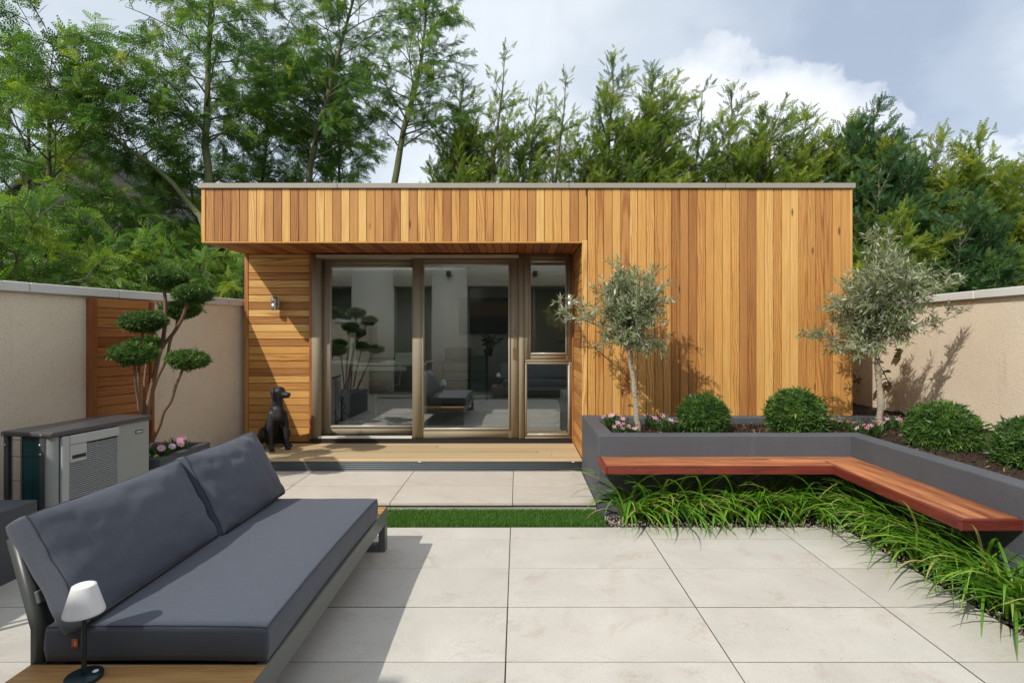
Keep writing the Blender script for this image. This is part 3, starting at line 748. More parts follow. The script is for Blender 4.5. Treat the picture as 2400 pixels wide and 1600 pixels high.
# cedar panel on the left wall
cp = empty('cedar_panel', (-3.71, 5.18, 0), 'cedar board panel framed by posts on the beige wall behind the heat pump', 'wood panel')
d = (Vector((WL1[0], WL1[1], 0))-Vector((WL0[0], WL0[1], 0))).normalized(); n = Vector((d.y, -d.x, 0)); ang = math.atan2(d.y, d.x)
def lp(Yv, out): s_ = (Yv-WL0[1])/d.y; return Vector((WL0[0], WL0[1], 0))+d*s_+n*out
for Yv in (4.925, 5.462):
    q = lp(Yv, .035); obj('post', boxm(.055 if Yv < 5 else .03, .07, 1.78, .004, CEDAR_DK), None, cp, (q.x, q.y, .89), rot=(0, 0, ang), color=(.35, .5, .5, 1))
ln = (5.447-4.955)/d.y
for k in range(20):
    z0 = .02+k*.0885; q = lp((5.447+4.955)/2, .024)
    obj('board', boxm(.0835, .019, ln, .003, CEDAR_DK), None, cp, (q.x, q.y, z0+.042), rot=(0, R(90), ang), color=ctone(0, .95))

# ------------------------------------------------------------------ raised planter with L bench
PX, PY, ZP, PT = 0.65, 4.49, 0.65, 0.135
PXR = 2.69
pl = empty('raised_planter', (2.2, 4.7, 0), 'charcoal painted L shaped raised planter wall with rounded rim', 'planter')
def lwall(x0, x1, y0, y1): return bx('planter_wall', x0, x1, y0, y1, -.05, ZP, GREY_R, pl, .010, seg=2)
lwall(PX, PXR+PT, PY, PY+PT)
lwall(PX, PX+PT, PY+PT-.012, FY-.004)
lwall(PXR, PXR+PT, -1.2, PY+.012)
pl_b = bx('planter_wall', PX+PT-.012, 3.72, FY-.134, FY-.004, .40, ZP-.006, GREY_R, pl, .010, seg=2)
sl = empty('soil_bed', (2.5, 5, .5), kind='structure')
def soil_mesh():
    V = []; Fc = []; n = 0
    def patch(x0, x1, y0, y1, nx, ny):
        nonlocal n
        for j in range(ny+1):
            for i in range(nx+1):
                x = x0+(x1-x0)*i/nx; y = y0+(y1-y0)*j/ny
                z = .575-.012*max(0, 4.6-y)+.014*noise.noise((x*7, y*7, 0))+.01*noise.noise((x*25, y*25, 3))
                V.append((x, y, z))
        for j in range(ny):
            for i in range(nx):
                a = n+j*(nx+1)+i; Fc.append((a, a+1, a+nx+2, a+nx+1))
        n += (nx+1)*(ny+1)
    patch(PX+.1, PXR+.1, PY+.1, FY-.1, 90, 50)
    patch(PXR+.1, 4.36, 1.6, 7.6, 80, 260)
    return mk('soil', V, Fc, SOIL, None, True)
tag(obj('soil', soil_mesh(), None, sl), kind='structure')
def chips():
    rg = np.random.default_rng(5); n = 9000
    x = np.where(rg.random(n) < .45, rg.uniform(PX+.14, PXR+.12, n), rg.uniform(PXR+.14, 4.34, n))
    y = np.where(x < PXR+.13, rg.uniform(PY+.14, FY-.14, n), rg.uniform(2.4, 6.4, n))
    z = .583-.012*np.maximum(0, 4.6-y)+rg.uniform(-.008, .018, n)
    T = [(-.5, -.5, 0), (.5, -.35, 0), (.35, .5, 0), (-.4, .42, .2)]
    d_ = rg.normal(size=(n, 3)); d_[:, 2] *= .35; up = rg.normal(size=(n, 3))*.5+np.array([0, 0, 1.0])
    S = np.stack([rg.uniform(.005, .012, n), rg.uniform(.012, .042, n), rg.uniform(.005, .01, n)], 1)
    V, Fc = scatter(T, np.array([(0, 1, 2, 3)]), np.stack([x, y, z], 1), frames(d_, up), S)
    return mk('bark_mulch', V, Fc, CHIP, np.repeat(rg.beta(1.3, 2.4, n), 4))
tag(obj('bark_mulch', chips()), kind='stuff')
# gravel bed under the bench
gb = tag(bx('gravel_bed', 0.67, 2.69, 4.229, PY+.01, -.06, -.012, SOIL, bev=0), kind='structure')
tag(bx('gravel_bed', 2.461, 2.70, 0.6, 4.227, -.06, -.012, SOIL, bev=0), kind='structure')
def gravel():
    rg = np.random.default_rng(9)
    bm = bmesh.new(); bmesh.ops.create_icosphere(bm, subdivisions=1, radius=1); T = np.array([v.co[:] for v in bm.verts]); TF = np.array([[v.index for v in f.verts] for f in bm.faces]); bm.free()
    n = 3600
    k = rg.random(n) < .42
    x = np.where(k, rg.uniform(.68, 2.66, n), rg.uniform(2.468, 2.68, n)); y = np.where(k, rg.uniform(4.235, 4.48, n), rg.uniform(1.7, 4.3, n))
    z = rg.uniform(-.014, .006, n)
    S = np.stack([rg.uniform(.005, .013, n), rg.uniform(.005, .011, n), rg.uniform(.004, .008, n)], 1)
    V, Fc = scatter(T, TF, np.stack([x, y, z], 1), frames(rg.normal(size=(n, 3)), rg.normal(size=(n, 3))), S)
    return mk('gravel', V, Fc, STONE, np.repeat(np.clip(rg.normal(.48, .25, n), 0, 1), len(T)), True)
tag(obj('gravel', gravel()), kind='stuff')

# bench
bn = empty('floating_bench', (1.6, 4.3, .42), 'L shaped red brown hardwood bench floating off the charcoal planter', 'bench')
BZ, BT = .480, .062
BY0 = 4.155; BXI = 2.356; BYE = 2.956
def plank(name, x0, x1, y0, y1, z0, z1, m, alongx=True):
    if alongx: return obj(name, boxm(x1-x0, y1-y0, z1-z0, .0035, m), None, bn, ((x0+x1)/2, (y0+y1)/2, (z0+z1)/2))
    return obj(name, boxm(y1-y0, x1-x0, z1-z0, .0035, m), None, bn, ((x0+x1)/2, (y0+y1)/2, (z0+z1)/2), rot=(0, 0, R(90)))
ed = .026
# edge boards
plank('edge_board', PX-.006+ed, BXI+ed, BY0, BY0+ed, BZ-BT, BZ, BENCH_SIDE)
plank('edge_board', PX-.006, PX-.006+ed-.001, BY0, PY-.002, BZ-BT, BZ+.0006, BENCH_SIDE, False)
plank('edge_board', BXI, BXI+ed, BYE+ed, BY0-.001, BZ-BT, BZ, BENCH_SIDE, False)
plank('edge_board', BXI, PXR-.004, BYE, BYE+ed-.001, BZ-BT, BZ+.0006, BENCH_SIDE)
# top planks: two rows along the back arm, two along the near arm
xa = PX-.006+ed+.002
ym = (BY0+ed+PY)/2
for y0, y1, cuts in ((BY0+ed+.003, ym-.004, [xa, BXI+ed+.001]), (ym+.004, PY-.004, [xa, 1.98, PXR-.004])):
    for p, q in zip(cuts[:-1], cuts[1:]):
        plank('plank', p+.001, q-.001, y0, y1, BZ-.030, BZ-.001+rnd.uniform(-.0006, .0006), BENCH_TOP)
xm_ = (BXI+ed+PXR)/2
plank('plank', BXI+ed+.003, xm_-.0045, BYE+ed+.002, ym-.0025, BZ-.030, BZ-.001, BENCH_TOP, False)
plank('plank', xm_+.0045, PXR-.004, BYE+ed+.002, ym-.0025, BZ-.030, BZ-.0004, BENCH_TOP, False)
# steel brackets underneath
for x in (0.95, 1.6, 2.2): bx('bracket', x-.02, x+.02, BY0+.04, PY-.003, BZ-BT+.002, BZ-.033, DK_METAL, bn, .002)
for y in (3.2, 3.7): bx('bracket', BXI+.04, PXR-.003, y-.02, y+.02, BZ-BT+.002, BZ-.033, DK_METAL, bn, .002)
# ------------------------------------------------------------------ sofa
def cushion_mesh(lx, lz, th, bulge, seed, n=34, wr=.006, rim=.012, m=None, sag=0.0):
    """boxed cushion; x along lx, z along lz, front is -Y. Faces bulge, wrinkles run in from the seams."""
    V = []; Fc = []
    def prof(a): return max(0.0, 1-abs(a)**2.6)
    def wrink(u, v, s):
        e = max(abs(u), abs(v)); k = e**3
        f = noise.noise((u*3.2+seed, v*3.2, s*9.1))*.6+noise.noise((u*8+seed*2, v*5, s*3.3))*.4
        # radial puckers at the corners
        an = math.atan2(v*lz, u*lx); f += .5*k*noise.noise((an*7.0, e*1.5, seed+s*5))+.28*(1-abs(noise.noise((u*2.2+v*1.4+seed, v*2.6-u*1.1, seed*2+s)))*3.2)*max(0, v+.4)*.6
        return wr*f
    def P(u, v, s):
        x = u*lx/2; z = v*lz/2
        b = bulge*prof(u)**.8*prof(v)**.8
        # edges draw in slightly between the corners
        x *= 1-.012*(1-v*v)*abs(u); z *= 1-.03*(1-u*u)*abs(v)
        c = rim*(max(0, abs(u)-.86)/.14)**2+rim*(max(0, abs(v)-.80)/.2)**2
        y = s*(th/2+b-c)+wrink(u, v, s)*(1 if s < 0 else .6)
        y += sag*(1-u*u)
        return (x, y, z)
    idx = {}
    us = [math.sin(PI/2*(2*i/n-1)*.92)/math.sin(PI/2*.92) for i in range(n+1)]
    m_ = max(8, int(n*lz/lx)); vs = [math.sin(PI/2*(2*i/m_-1)*.92)/math.sin(PI/2*.92) for i in range(m_+1)]
    for s in (-1, 1):
        for j, v in enumerate(vs):
            for i, u in enumerate(us):
                idx[(s, i, j)] = len(V); V.append(P(u, v, s))
    for j in range(m_):
        for i in range(n):
            Fc.append((idx[(-1, i, j)], idx[(-1, i+1, j)], idx[(-1, i+1, j+1)], idx[(-1, i, j+1)]))
            Fc.append((idx[(1, i, j)], idx[(1, i, j+1)], idx[(1, i+1, j+1)], idx[(1, i+1, j)]))
    per = [(i, 0) for i in range(n)]+[(n, j) for j in range(m_)]+[(i, m_) for i in range(n, 0, -1)]+[(0, j) for j in range(m_, 0, -1)]
    K = 5; rings = []
    for k in range(1, K):
        t = k/K; ring = []
        for (i, j) in per:
            a = np.array(V[idx[(-1, i, j)]]); b = np.array(V[idx[(1, i, j)]])
            p = a*(1-t)+b*t
            out = np.array([us[i]*(1 if abs(us[i]) > .99 else 0), 0, vs[j]*(1 if abs(vs[j]) > .99 else 0)])
            nn = np.linalg.norm(out); out = out/nn if nn > 0 else out
            p = p+out*(.007*math.sin(PI*t)+.004*noise.noise((p[0]*9, p[2]*9, seed+t*3)))
            ring.append(len(V)); V.append(tuple(p))
        rings.append(ring)
    r0 = [idx[(-1, i, j)] for i, j in per]; r1 = [idx[(1, i, j)] for i, j in per]
    seq = [r0]+rings+[r1]; N = len(per)
    for a, b in zip(seq[:-1], seq[1:]):
        for i in range(N): Fc.append((a[i], b[i], b[(i+1) % N], a[(i+1) % N]))
    return mk('cushion', V, Fc, m, None, True), [V[q] for q in r0]
sofa = empty('outdoor_sofa', (-1.31, 2.755, 0), 'charcoal metal outdoor sofa with thick grey seat cushion and teak end tables', 'sofa')
SX0, SX1, SY0, SY1, SZ = -1.735, -.888, 1.70, 3.806, .287
SRB = .186
# rails
def sb(name, x0, x1, y0, y1, z0, z1, m=DK_METAL, b=.004, p=sofa): return bx(name, x0, x1, y0, y1, z0, z1, m, p, b)
sb('front_rail', SX1-.045, SX1, SY0, SY1, SRB, SZ)
sb('rear_rail', SX0, SX0+.045, SY0, SY1, SRB, SZ)
sb('end_rail', SX0+.046, SX1-.046, SY0, SY0+.05, SRB, SZ-.022)
sb('end_rail', SX0+.046, SX1-.046, SY1-.05, SY1, SRB, SZ-.022)
for y in (2.35, 2.9): sb('cross_bar', SX0+.046, SX1-.046, y, y+.04, SRB+.02, SZ-.03)
# sledge legs: two uprights and a floor bar at each end
for y0 in (SY0, SY1-.066):
    sb('leg', SX1-.046, SX1-.0005, y0, y0+.065, 0.0, SRB-.001)
    sb('leg', SX0+.0005, SX0+.046, y0, y0+.065, 0.0, SRB-.001)
    sb('floor_bar', SX0+.047, SX1-.047, y0, y0+.065, 0.0, .048)
# teak slats on both ends
for y0, y1 in ((SY0, 1.985), (3.54, SY1)):
    k = 2 if y1 < 2 else 3; w_ = (y1-y0)/k
    for i in range(k):
        obj('slat', boxm(SX1-SX0-.006, w_-.007, .022, .003, TEAK), None, sofa, ((SX0+SX1)/2, y0+w_*(i+.5), SZ-.009))
# back posts, bent
def post(y):
    a = Acc(); w_ = .041; dp = .058
    P = [(-1.735, SZ-.05), (-1.735, .409), (-1.822, .728)]; Q = [(-1.694, SZ-.05), (-1.694, .405), (-1.783, .735)]
    V = []
    for yy in (y, y+dp): V += [(p[0], yy, p[1]) for p in P]+[(q[0], yy, q[1]) for q in Q]
    Fc = [(0, 3, 4, 1), (1, 4, 5, 2), (6, 7, 10, 9), (7, 8, 11, 10), (0, 1, 7, 6), (1, 2, 8, 7), (3, 9, 10, 4), (4, 10, 11, 5), (2, 5, 11, 8), (0, 6, 9, 3)]
    a.add(V, Fc); obj('back_post', a.mesh('back_post', POST_M), None, sofa)
for y in (1.985, 2.76, 3.53): post(y)
for z, x in ((.52, -1.765), (.68, -1.808)):
    obj('back_rail', boxm(.022, 3.56-1.99, .045, .003, DK_METAL), None, sofa, (x+.045, (3.56+1.99)/2, z), rot=(0, R(-15), 0))
sb('seat_tray', SX0+.046, SX1-.047, 1.99, 3.53, SZ-.045, SZ-.004, BLACK, .002)
# seat cushion lies with its front face up
me, rim = cushion_mesh(1.553, .785, .132, .010, 3.1, 44, .0022, .003, m=FABRIC)
sc_ = obj('seat_cushion', me, None, sofa, (-1.283, 2.757, SZ+.074), rot=(R(-90), 0, R(90)))
def seam(rim, off, parent, r=.0022):
    a = Acc(); P = np.array(rim+[rim[0]]); P[:, 1] += off; P[:, 0] *= 1.0; a.tube(P, r, 5, False)
    return obj('piping', a.mesh('piping', THREAD, True), None, parent, (0, 0, 0), world=False)
seam(rim, .002, sc_)
lt = obj('brand_tag', boxm(.021, .003, .029, .0008, ORANGE), None, sc_, (0, 0, 0), world=False)
# cushion local: x->Y world after rotation; put the tag on the near end
lt.parent = sofa; lt.location = Vector((-1.567, 1.972, .370)) - Vector(sofa.location); lt.rotation_euler = (0, 0, 0)
text('lettering', 'LIFE', .0098, TAGW, lt, (0.002, -.0021, 0), (R(90), R(90), 0), world=False)
# loose back cushions
def back_cushion(y0, y1, xb, xt, zb, zt, seed, label):
    ln = y1-y0; h = math.hypot(xt-xb, zt-zb); lean = math.atan2(xb-xt, zt-zb)
    me, rim = cushion_mesh(ln, h, .105, .050, seed, 56, .0105, .007, m=FABRIC)
    t = empty('back_cushion', ((xb+xt)/2, (y0+y1)/2, zb), label, 'cushion', 'loose back cushions on the sofa')
    o = obj('cover', me, None, t, (0, 0, 0), world=False)
    # local -Y (front) -> +X, local x -> +Y
    Rm = Matrix.Rotation(-lean, 4, 'Y') @ Matrix.Rotation(R(90), 4, 'Z')
    o.rotation_euler = Rm.to_euler()
    fdir = Vector((math.cos(lean), 0, math.sin(lean)))
    o.location = Vector((0, 0, (zt-zb)/2)) - fdir*.0525
    seam(rim, .001, o)
    a = Acc(); a.box(-ln/2*.94, ln/2*.94, -.050, .045, -h/2-.006, -h/2+.006)
    obj('base_panel', a.mesh('base_panel', FAB_DK), None, o, (0, 0, 0), world=False)
    return t
back_cushion(1.965, 2.845, -1.515, -1.722, .445, .828, 1.7, 'dark grey back cushion nearest the white table lamp')
back_cushion(2.845, 3.595, -1.490, -1.690, .450, .845, 6.3, 'dark grey back cushion at the dog statue end of the sofa')
# table lamp on the near teak end
tl = empty('table_lamp', (-1.475, 1.896, SZ+.002), 'small white shaded table lamp on the near teak end of the sofa', 'table lamp')
obj('base', lathe([(0, 0), (.054, 0), (.0555, .002), (.0555, .014), (.053, .0165), (0, .0165)], 40, True, TEALM, 'base'), None, tl, (0, 0, 0), world=False)
obj('stem', lathe([(.0075, .015), (.0075, .245)], 16, True, TEALM, 'stem'), None, tl, (0, 0, 0), world=False)
obj('lamp_shade', lathe([(0, .322), (.030, .322), (.0345, .320), (.036, .316), (.0600, .232), (.0600, .226), (.056, .226), (.034, .305), (0, .31)], 44, True, WHITE_PL, 'lamp_shade', True), None, tl, (0, 0, 0), world=False)
obj('switch', lathe([(0, .0185), (.0085, .0182), (.0095, .0165)], 20, True, WHITE_PL, 'switch'), None, tl, (.024, .020, 0), world=False)
# second sofa with its lamp behind the camera, against the house (seen in the glass)
s2 = copy_tree(sofa); s2.location = (.42, -.93, 0); s2.rotation_euler = (0, 0, R(90))
tag(s2, 'matching charcoal sofa with its back to the main house wall', 'sofa')
for src, yl in ((-.40, 'left'), (.45, 'right')):
    q = copy_tree(bpy.data.objects['back_cushion']); q.location = (.42+(.41 if yl == 'right' else -.41), -.93-.31, .445); q.rotation_euler = (0, 0, R(90))
    tag(q, 'back cushion on the sofa by the house, at its %s' % ('lamp end' if yl == 'left' else 'end away from the lamp'), 'cushion', 'loose back cushions on the sofa by the house')
t2 = copy_tree(tl); t2.location = (-.47, -.75, SZ+.002); tag(t2, 'white shaded table lamp on the sofa by the house', 'table lamp')

# ------------------------------------------------------------------ heat pump
hp = empty('heat_pump', (-3.03, 3.62, 0), 'grey outdoor heat pump unit with slatted grille and dark lid', 'heat pump', rz=R(-9))
def hb(name, x0, x1, y0, y1, z0, z1, m, b=.004, p=hp):
    return obj(name, boxm(x1-x0, y1-y0, z1-z0, b, m), None, p, ((x0+x1)/2, (y0+y1)/2, (z0+z1)/2), world=False)
# local x: outward (grille), local y: along the unit away from the camera
LNG, DEP, HT = .785, .37, .825
hb('end_panel', -.005, 0, .50, LNG, .05, HT-.035, HP_L, .002)
hb('far_panel', -DEP, -.006, LNG-.02, LNG, .05, HT-.035, HP_L, .003)
hb('rear_post', -DEP, -DEP+.035, 0, .03, .0, HT-.035, HP_D)
a = Acc(); V = [(-.085, 0, .0), (-.045, 0, .0), (0, .040, .0), (0, .055, .0), (-.02, .055, .0), (-.085, .03, .0)]
V = V+[(x, y, HT-.036) for x, y, z in V]
a.add(V, [(i, (i+1) % 6, 6+(i+1) % 6, 6+i) for i in range(6)]); obj('corner_post', a.mesh('corner_post', HP_L), None, hp, world=False)
hb('corner_strip', -.086, -.044, -.004, 0, 0, HT-.036, HP_D, .002)
hb('coil', -.235, -.092, .012, .05, .06, HT-.04, TEALFIN, .002)
hb('coil', -DEP+.002, -DEP+.03, .32, LNG-.02, .06, HT-.04, TEALFIN, .002)
a = Acc()
for z in (.18, .34, .50, .66, .77): a.tube([(-DEP+.03, .004, z), (-.088, .004, z)], .0018, 4)
for x in (-.30, -.24, -.15): a.tube([(x, .004, .05), (x, .004, HT-.04)], .0018, 4)
obj('wire_guard', a.mesh('wire_guard', BLACK), None, hp, world=False)
hb('base_tray', -DEP, 0, 0, LNG, 0, .05, HP_D)
hb('fan_chamber', -DEP+.05, -.03, .075, .49, .06, HT-.05, BLACK, 0)
# lid, a shallow folded tray with rounded edge
me = boxm(DEP+.030, LNG+.03, .034, .012, HP_D, 3); obj('lid', me, None, hp, (-DEP/2+.006, LNG/2, HT-.017), world=False)
for x in (-DEP+.015, -.065): 
    obj('bolt', lathe([(0, .006), (.006, .005), (.008, 0)], 12, True, STEEL, 'bolt'), None, hp, (x, -.010, HT-.020), (R(90), 0, 0), world=False)
for x, z in ((-.080, HT-.085), (-.078, HT-.145), (-DEP+.018, HT-.09)):
    obj('bolt', lathe([(0, .006), (.006, .005), (.008, 0)], 12, True, STEEL, 'bolt'), None, hp, (x, -.005, z), (R(90), 0, 0), world=False)
# grille: bezel and slats
hb('bezel', -.003, .020, .058, .110, .08, HT-.040, HP_W, .005)
hb('bezel', -.003, .024, .110, .495, HT-.105, HT-.040, HP_W, .006)
hb('handle_box', -.003, .022, .110, .235, HT-.225, HT-.106, HP_W, .005)
hb('handle_recess', .0225, .0235, .125, .225, HT-.200, HT-.175, BLACK, 0)
gp = hb('grille', -.002, .0, .11, .495, .08, HT-.106, BLACK, 0)
a = Acc(); z = .09
while z < HT-.115:
    y0 = .112 if z < HT-.232 else .238
    V = [(.004, y0, z+.004), (.013, y0, z), (.013, y0, z+.0045), (.004, y0, z+.0085)]; V += [(x, .494, zz_) for x, _, zz_ in V]
    a.add(V, [(0, 1, 5, 4), (1, 2, 6, 5), (2, 3, 7, 6), (3, 0, 4, 7)]); z += .0135
o = obj('slats', a.mesh('slats', HP_W), None, gp, (0, 0, 0), world=False); tag(o, kind='stuff')
o.location = -Vector(gp.location)
a = Acc()
for y in np.arange(.15, .49, .055): a.tube([(.0145, y, .085), (.0145, y, HT-.11)], .0014, 4)
o = obj('guard_wires', a.mesh('guard_wires', HP_W), None, gp, (0, 0, 0), world=False); o.location = -Vector(gp.location)
bd = hb('badge', .0, .004, .655, .725, HT-.125, HT-.098, HP_D, .001)
for i, (y, wd) in enumerate(((-.022, .010), (-.008, .014), (.008, .012), (.022, .009))):
    obj('badge_mark', boxm(.0012, wd, .009, 0, WHITE_PL), None, bd, (.0024, y, 0), world=False)

# ------------------------------------------------------------------ square planters on the left
def trough(x0, x1, y0, y1, h, label, th=.075, open_=True):
    t = empty('trough_planter', ((x0+x1)/2, (y0+y1)/2, 0), label, 'planter', 'charcoal masonry troughs along the beige wall')
    for (a_, b_, c_, d_) in ((x0, x1, y0, y0+th), (x0, x1, y1-th, y1), (x1-th, x1, y0+th-.004, y1-th+.004), (x0, x0+th, y0+th-.004, y1-th+.004)):
        bx('planter_wall', a_, b_, c_, d_, -.05, h-(0 if d_-c_ < .2 else .0008), GREY_R, t, .008, seg=2)
    bx('compost', x0+th-.01, x1-th+.01, y0+th-.01, y1-th+.01, h-.2, h-.06, SOIL, t, 0)
    return t
trough(-3.62, -2.88, 4.50, 5.225, .455, 'charcoal trough with cloud pruned tree and pink daisies behind the heat pump')
trough(-3.85, -3.005, 1.95, 3.49, .430, 'charcoal trough beside the sofa in front of the heat pump', .42)

# ------------------------------------------------------------------ dog statue
def blob(chains, voxel=.006, smooth=6, m=None, name='body'):
    """chains of spheres fused into one skin"""
    bm = bmesh.new(); bmesh.ops.create_icosphere(bm, subdivisions=2, radius=1)
    T = np.array([v.co[:] for v in bm.verts]); TF = np.array([[v.index for v in f.verts] for f in bm.faces]); bm.free()
    pos = []; rad = []
    for ch in chains:
        for (p, r), (q, s_) in zip(ch[:-1], ch[1:]):
            p = np.array(p, float); q = np.array(q, float); d_ = np.linalg.norm(q-p)
            k = max(2, int(d_/(.28*min(np.min(r), np.min(s_))))+1)
            for t in np.linspace(0, 1, k):
                pos.append(p*(1-t)+q*t); rad.append(np.broadcast_to(np.array(r)*(1-t)+np.array(s_)*t, (3,)))
    pos = np.array(pos); rad = np.array(rad)
    V = (pos[:, None, :]+T[None]*rad[:, None, :]).reshape(-1, 3)
    Fc = (TF[None]+(np.arange(len(pos))*len(T))[:, None, None]).reshape(-1, 3)
    me = mk('tmp', V, Fc); o = bpy.data.objects.new('tmp', me); COL.objects.link(o)
    r_ = o.modifiers.new('r', 'REMESH'); r_.mode = 'VOXEL'; r_.voxel_size = voxel; r_.use_smooth_shade = True
    s_ = o.modifiers.new('s', 'SMOOTH'); s_.iterations = smooth; s_.factor = .5
    dg = bpy.context.evaluated_depsgraph_get()
    out = bpy.data.meshes.new_from_object(o.evaluated_get(dg)); out.name = name
    bpy.data.objects.remove(o); bpy.data.meshes.remove(me)
    out.materials.clear(); out.materials.append(m)
    return out
dog = empty('dog_statue', (-2.815, 6.335, ZD), 'black sitting dog statue on the deck by the horizontal cedar boards', 'statue', rz=R(-50))
ch = []
S_ = lambda r: (r, r, r)
# trunk: rump, ribcage, deep chest
ch.append([((.025, 0, .110), (.098, .092, .105)), ((.085, 0, .205), (.100, .088, .105)), ((.165, 0, .315), (.098, .080, .100)), ((.225, 0, .400), (.090, .078, .095)), ((.255, 0, .455), S_(.074))])
ch.append([((.20, 0, .315), (.088, .072, .090)), ((.290, 0, .37), (.072, .072, .074)), ((.280, 0, .425), (.072, .070, .070))])
ch.append([((.255, 0, .45), S_(.070)), ((.275, 0, .525), S_(.058)), ((.295, 0, .585), S_(.056))])
# head turned to the dog's left (towards +X in the garden)
ht = R(38); hx, hy = math.cos(ht), math.sin(ht)
H = np.array([.300, 0.0, .628]); f_ = np.array([hx, hy, 0]); l_ = np.array([-hy, hx, 0]); U_ = np.array([0, 0, 1.0])
def hd_(a, b, c_): return tuple(H+f_*a+l_*b+U_*c_)
ch.append([(hd_(-.028, 0, .002), S_(.062)), (hd_(.018, 0, .008), S_(.060))])
ch.append([(hd_(.03, 0, -.012), S_(.048)), (hd_(.072, 0, -.022), S_(.038)), (hd_(.118, 0, -.026), S_(.031))])
ch.append([(hd_(.05, 0, -.040), S_(.026)), (hd_(.108, 0, -.046), S_(.019))])
ch.append([(hd_(.138, 0, -.010), S_(.0135)), (hd_(.143, 0, -.013), S_(.0135))])
for s in (-1, 1):
    ch.append([(hd_(.045, .030*s, .030), S_(.018)), (hd_(.030, .036*s, .032), S_(.016))])   # brow
    # drop ears
    ch.append([(hd_(-.025, .056*s, .030), S_(.020)), (hd_(-.022, .070*s, .000), (.024, .016, .024)), (hd_(-.018, .074*s, -.045), (.027, .013, .027)), (hd_(-.010, .070*s, -.078), (.016, .010, .016))])
    # front leg
    ch.append([((.265, .066*s, .375), (.054, .040, .062)), ((.285, .080*s, .275), (.044, .038, .05)), ((.300, .082*s, .215), S_(.034)), ((.318, .082*s, .125), S_(.0255)), ((.325, .082*s, .075), S_(.0265)), ((.335, .083*s, .035), S_(.024))])
    ch.append([((.335, .083*s, .024), (.030, .029, .022)), ((.368, .085*s, .018), (.026, .031, .017))])
    for t in (-.018, -.006, .006, .018): ch.append([((.372, .085*s+t, .016), S_(.0095)), ((.392-abs(t)*.4, .086*s+t*1.15, .012), S_(.0095))])
    # hind leg: thigh, knee high against the belly, hock to the floor
    ch.append([((.045, .085*s, .135), (.085, .055, .095)), ((.120, .115*s, .150), (.078, .048, .082)), ((.185, .128*s, .165), (.052, .040, .056))])
    ch.append([((.185, .130*s, .155), S_(.042)), ((.135, .135*s, .080), S_(.034)), ((.085, .138*s, .040), S_(.028))])
    ch.append([((.085, .138*s, .030), S_(.027)), ((.190, .145*s, .022), (.026, .026, .021)), ((.228, .150*s, .017), (.026, .032, .016))])
# tail on the floor
ch.append([((-.05, 0, .06), S_(.030)), ((-.085, .03, .030), S_(.022)), ((-.07, .12, .018), S_(.016)), ((-.01, .19, .014), S_(.011))])
me = blob(ch, .0085, 3, DOGM, 'dog_body')
obj('body', me, None, dog, (0, 0, 0), world=False)
for s in (-1, 1):
    e = lathe([(0, -.008), (.006, -.005), (.008, 0), (.006, .005), (0, .008)], 12, True, BLACK, 'eye')
    o = obj('eye', e, None, dog, (0, 0, 0), world=False); o.location = hd_(.058, .030*s, .016)

# ------------------------------------------------------------------ main house behind the camera, mirrored in the glass
HY = -1.62; HH = 3.6
mh = empty('main_house', (-.5, -3.0, 0), 'cream rendered main house with tall dark openings facing the garden room', 'house')
c = Acc(); ops = [(-5.7, -4.4, 0.05, 2.85), (-3.3, -2.25, 0.05, 2.85), (-1.33, 2.2, 0.05, 2.85)]
xs = [-7.0]+[q for o_ in ops for q in o_[:2]]+[6.0]
for i in range(0, len(xs)-1, 2): c.box(xs[i], xs[i+1], HY-.35, HY, -.2, HH)
for x0, x1, z0, z1 in ops: c.box(x0, x1, HY-.35, HY, z1, HH)
c.box(-7.0, -6.7, HY-6, HY-.35, -.2, HH); c.box(5.7, 6.0, HY-6, HY-.35, -.2, HH); c.box(-6.7, 5.7, HY-6, HY-5.7, -.2, HH)
c.box(-4.85, -3.72, HY-.9, HY-.002, HH, 4.56)     # unseen block, added to shade the near end of the sofa
obj('wall', c.mesh('wall', HOUSE_R), None, mh)
bx('parapet_cap', -7.05, -4.86, HY-.42, HY+.05, HH, HH+.06, COPING, mh); bx('parapet_cap', -3.71, 6.05, HY-.42, HY+.05, HH, HH+.06, COPING, mh)
bx('flat_roof', -6.7, 5.7, HY-5.7, HY-.36, HH-.35, HH-.2, ROOFM, mh, 0)
bx('floor', -6.7, 5.7, HY-5.7, HY-.0, -.1, .04, IFLOOR, mh, 0)
for x0, x1, z0, z1 in ops:
    a = Acc(); 
    for p, q, r, s_ in ((x0, x0+.06, z0, z1), (x1-.06, x1, z0, z1), (x0+.06, x1-.06, z1-.06, z1), (x0+.06, x1-.06, z0, z0+.05)): a.box(p, q, HY-.22, HY-.16, r, s_)
    if x1-x0 > 2: a.box((x0+x1)/2-.04, (x0+x1)/2+.04, HY-.22, HY-.16, z0+.05, z1-.06)
    wf = obj('window', a.mesh('window', DK_METAL), None, mh)
    bx('pane', x0+.055, x1-.055, HY-.20, HY-.185, z0+.045, z1-.055, DGLASS, wf, 0)
bx('opaque_panel', -5.7, -4.4, HY-.6, HY-.55, .05, 2.85, BLACK, mh, 0)
for x in (-1.80, .46):
    t = empty('wall_spotlight', (x, HY, 3.15), 'small black box light on the cream house wall %s' % ('left of the wide opening' if x < 0 else 'above the wide opening'), 'wall lamp', 'black box lights on the main house')
    bx('lamp_body', x-.06, x+.06, HY+.02, HY+.13, 3.08, 3.22, BLACK, t, .005); bx('wall_plate', x-.045, x+.045, HY, HY+.019, 3.1, 3.2, BLACK, t, .003)
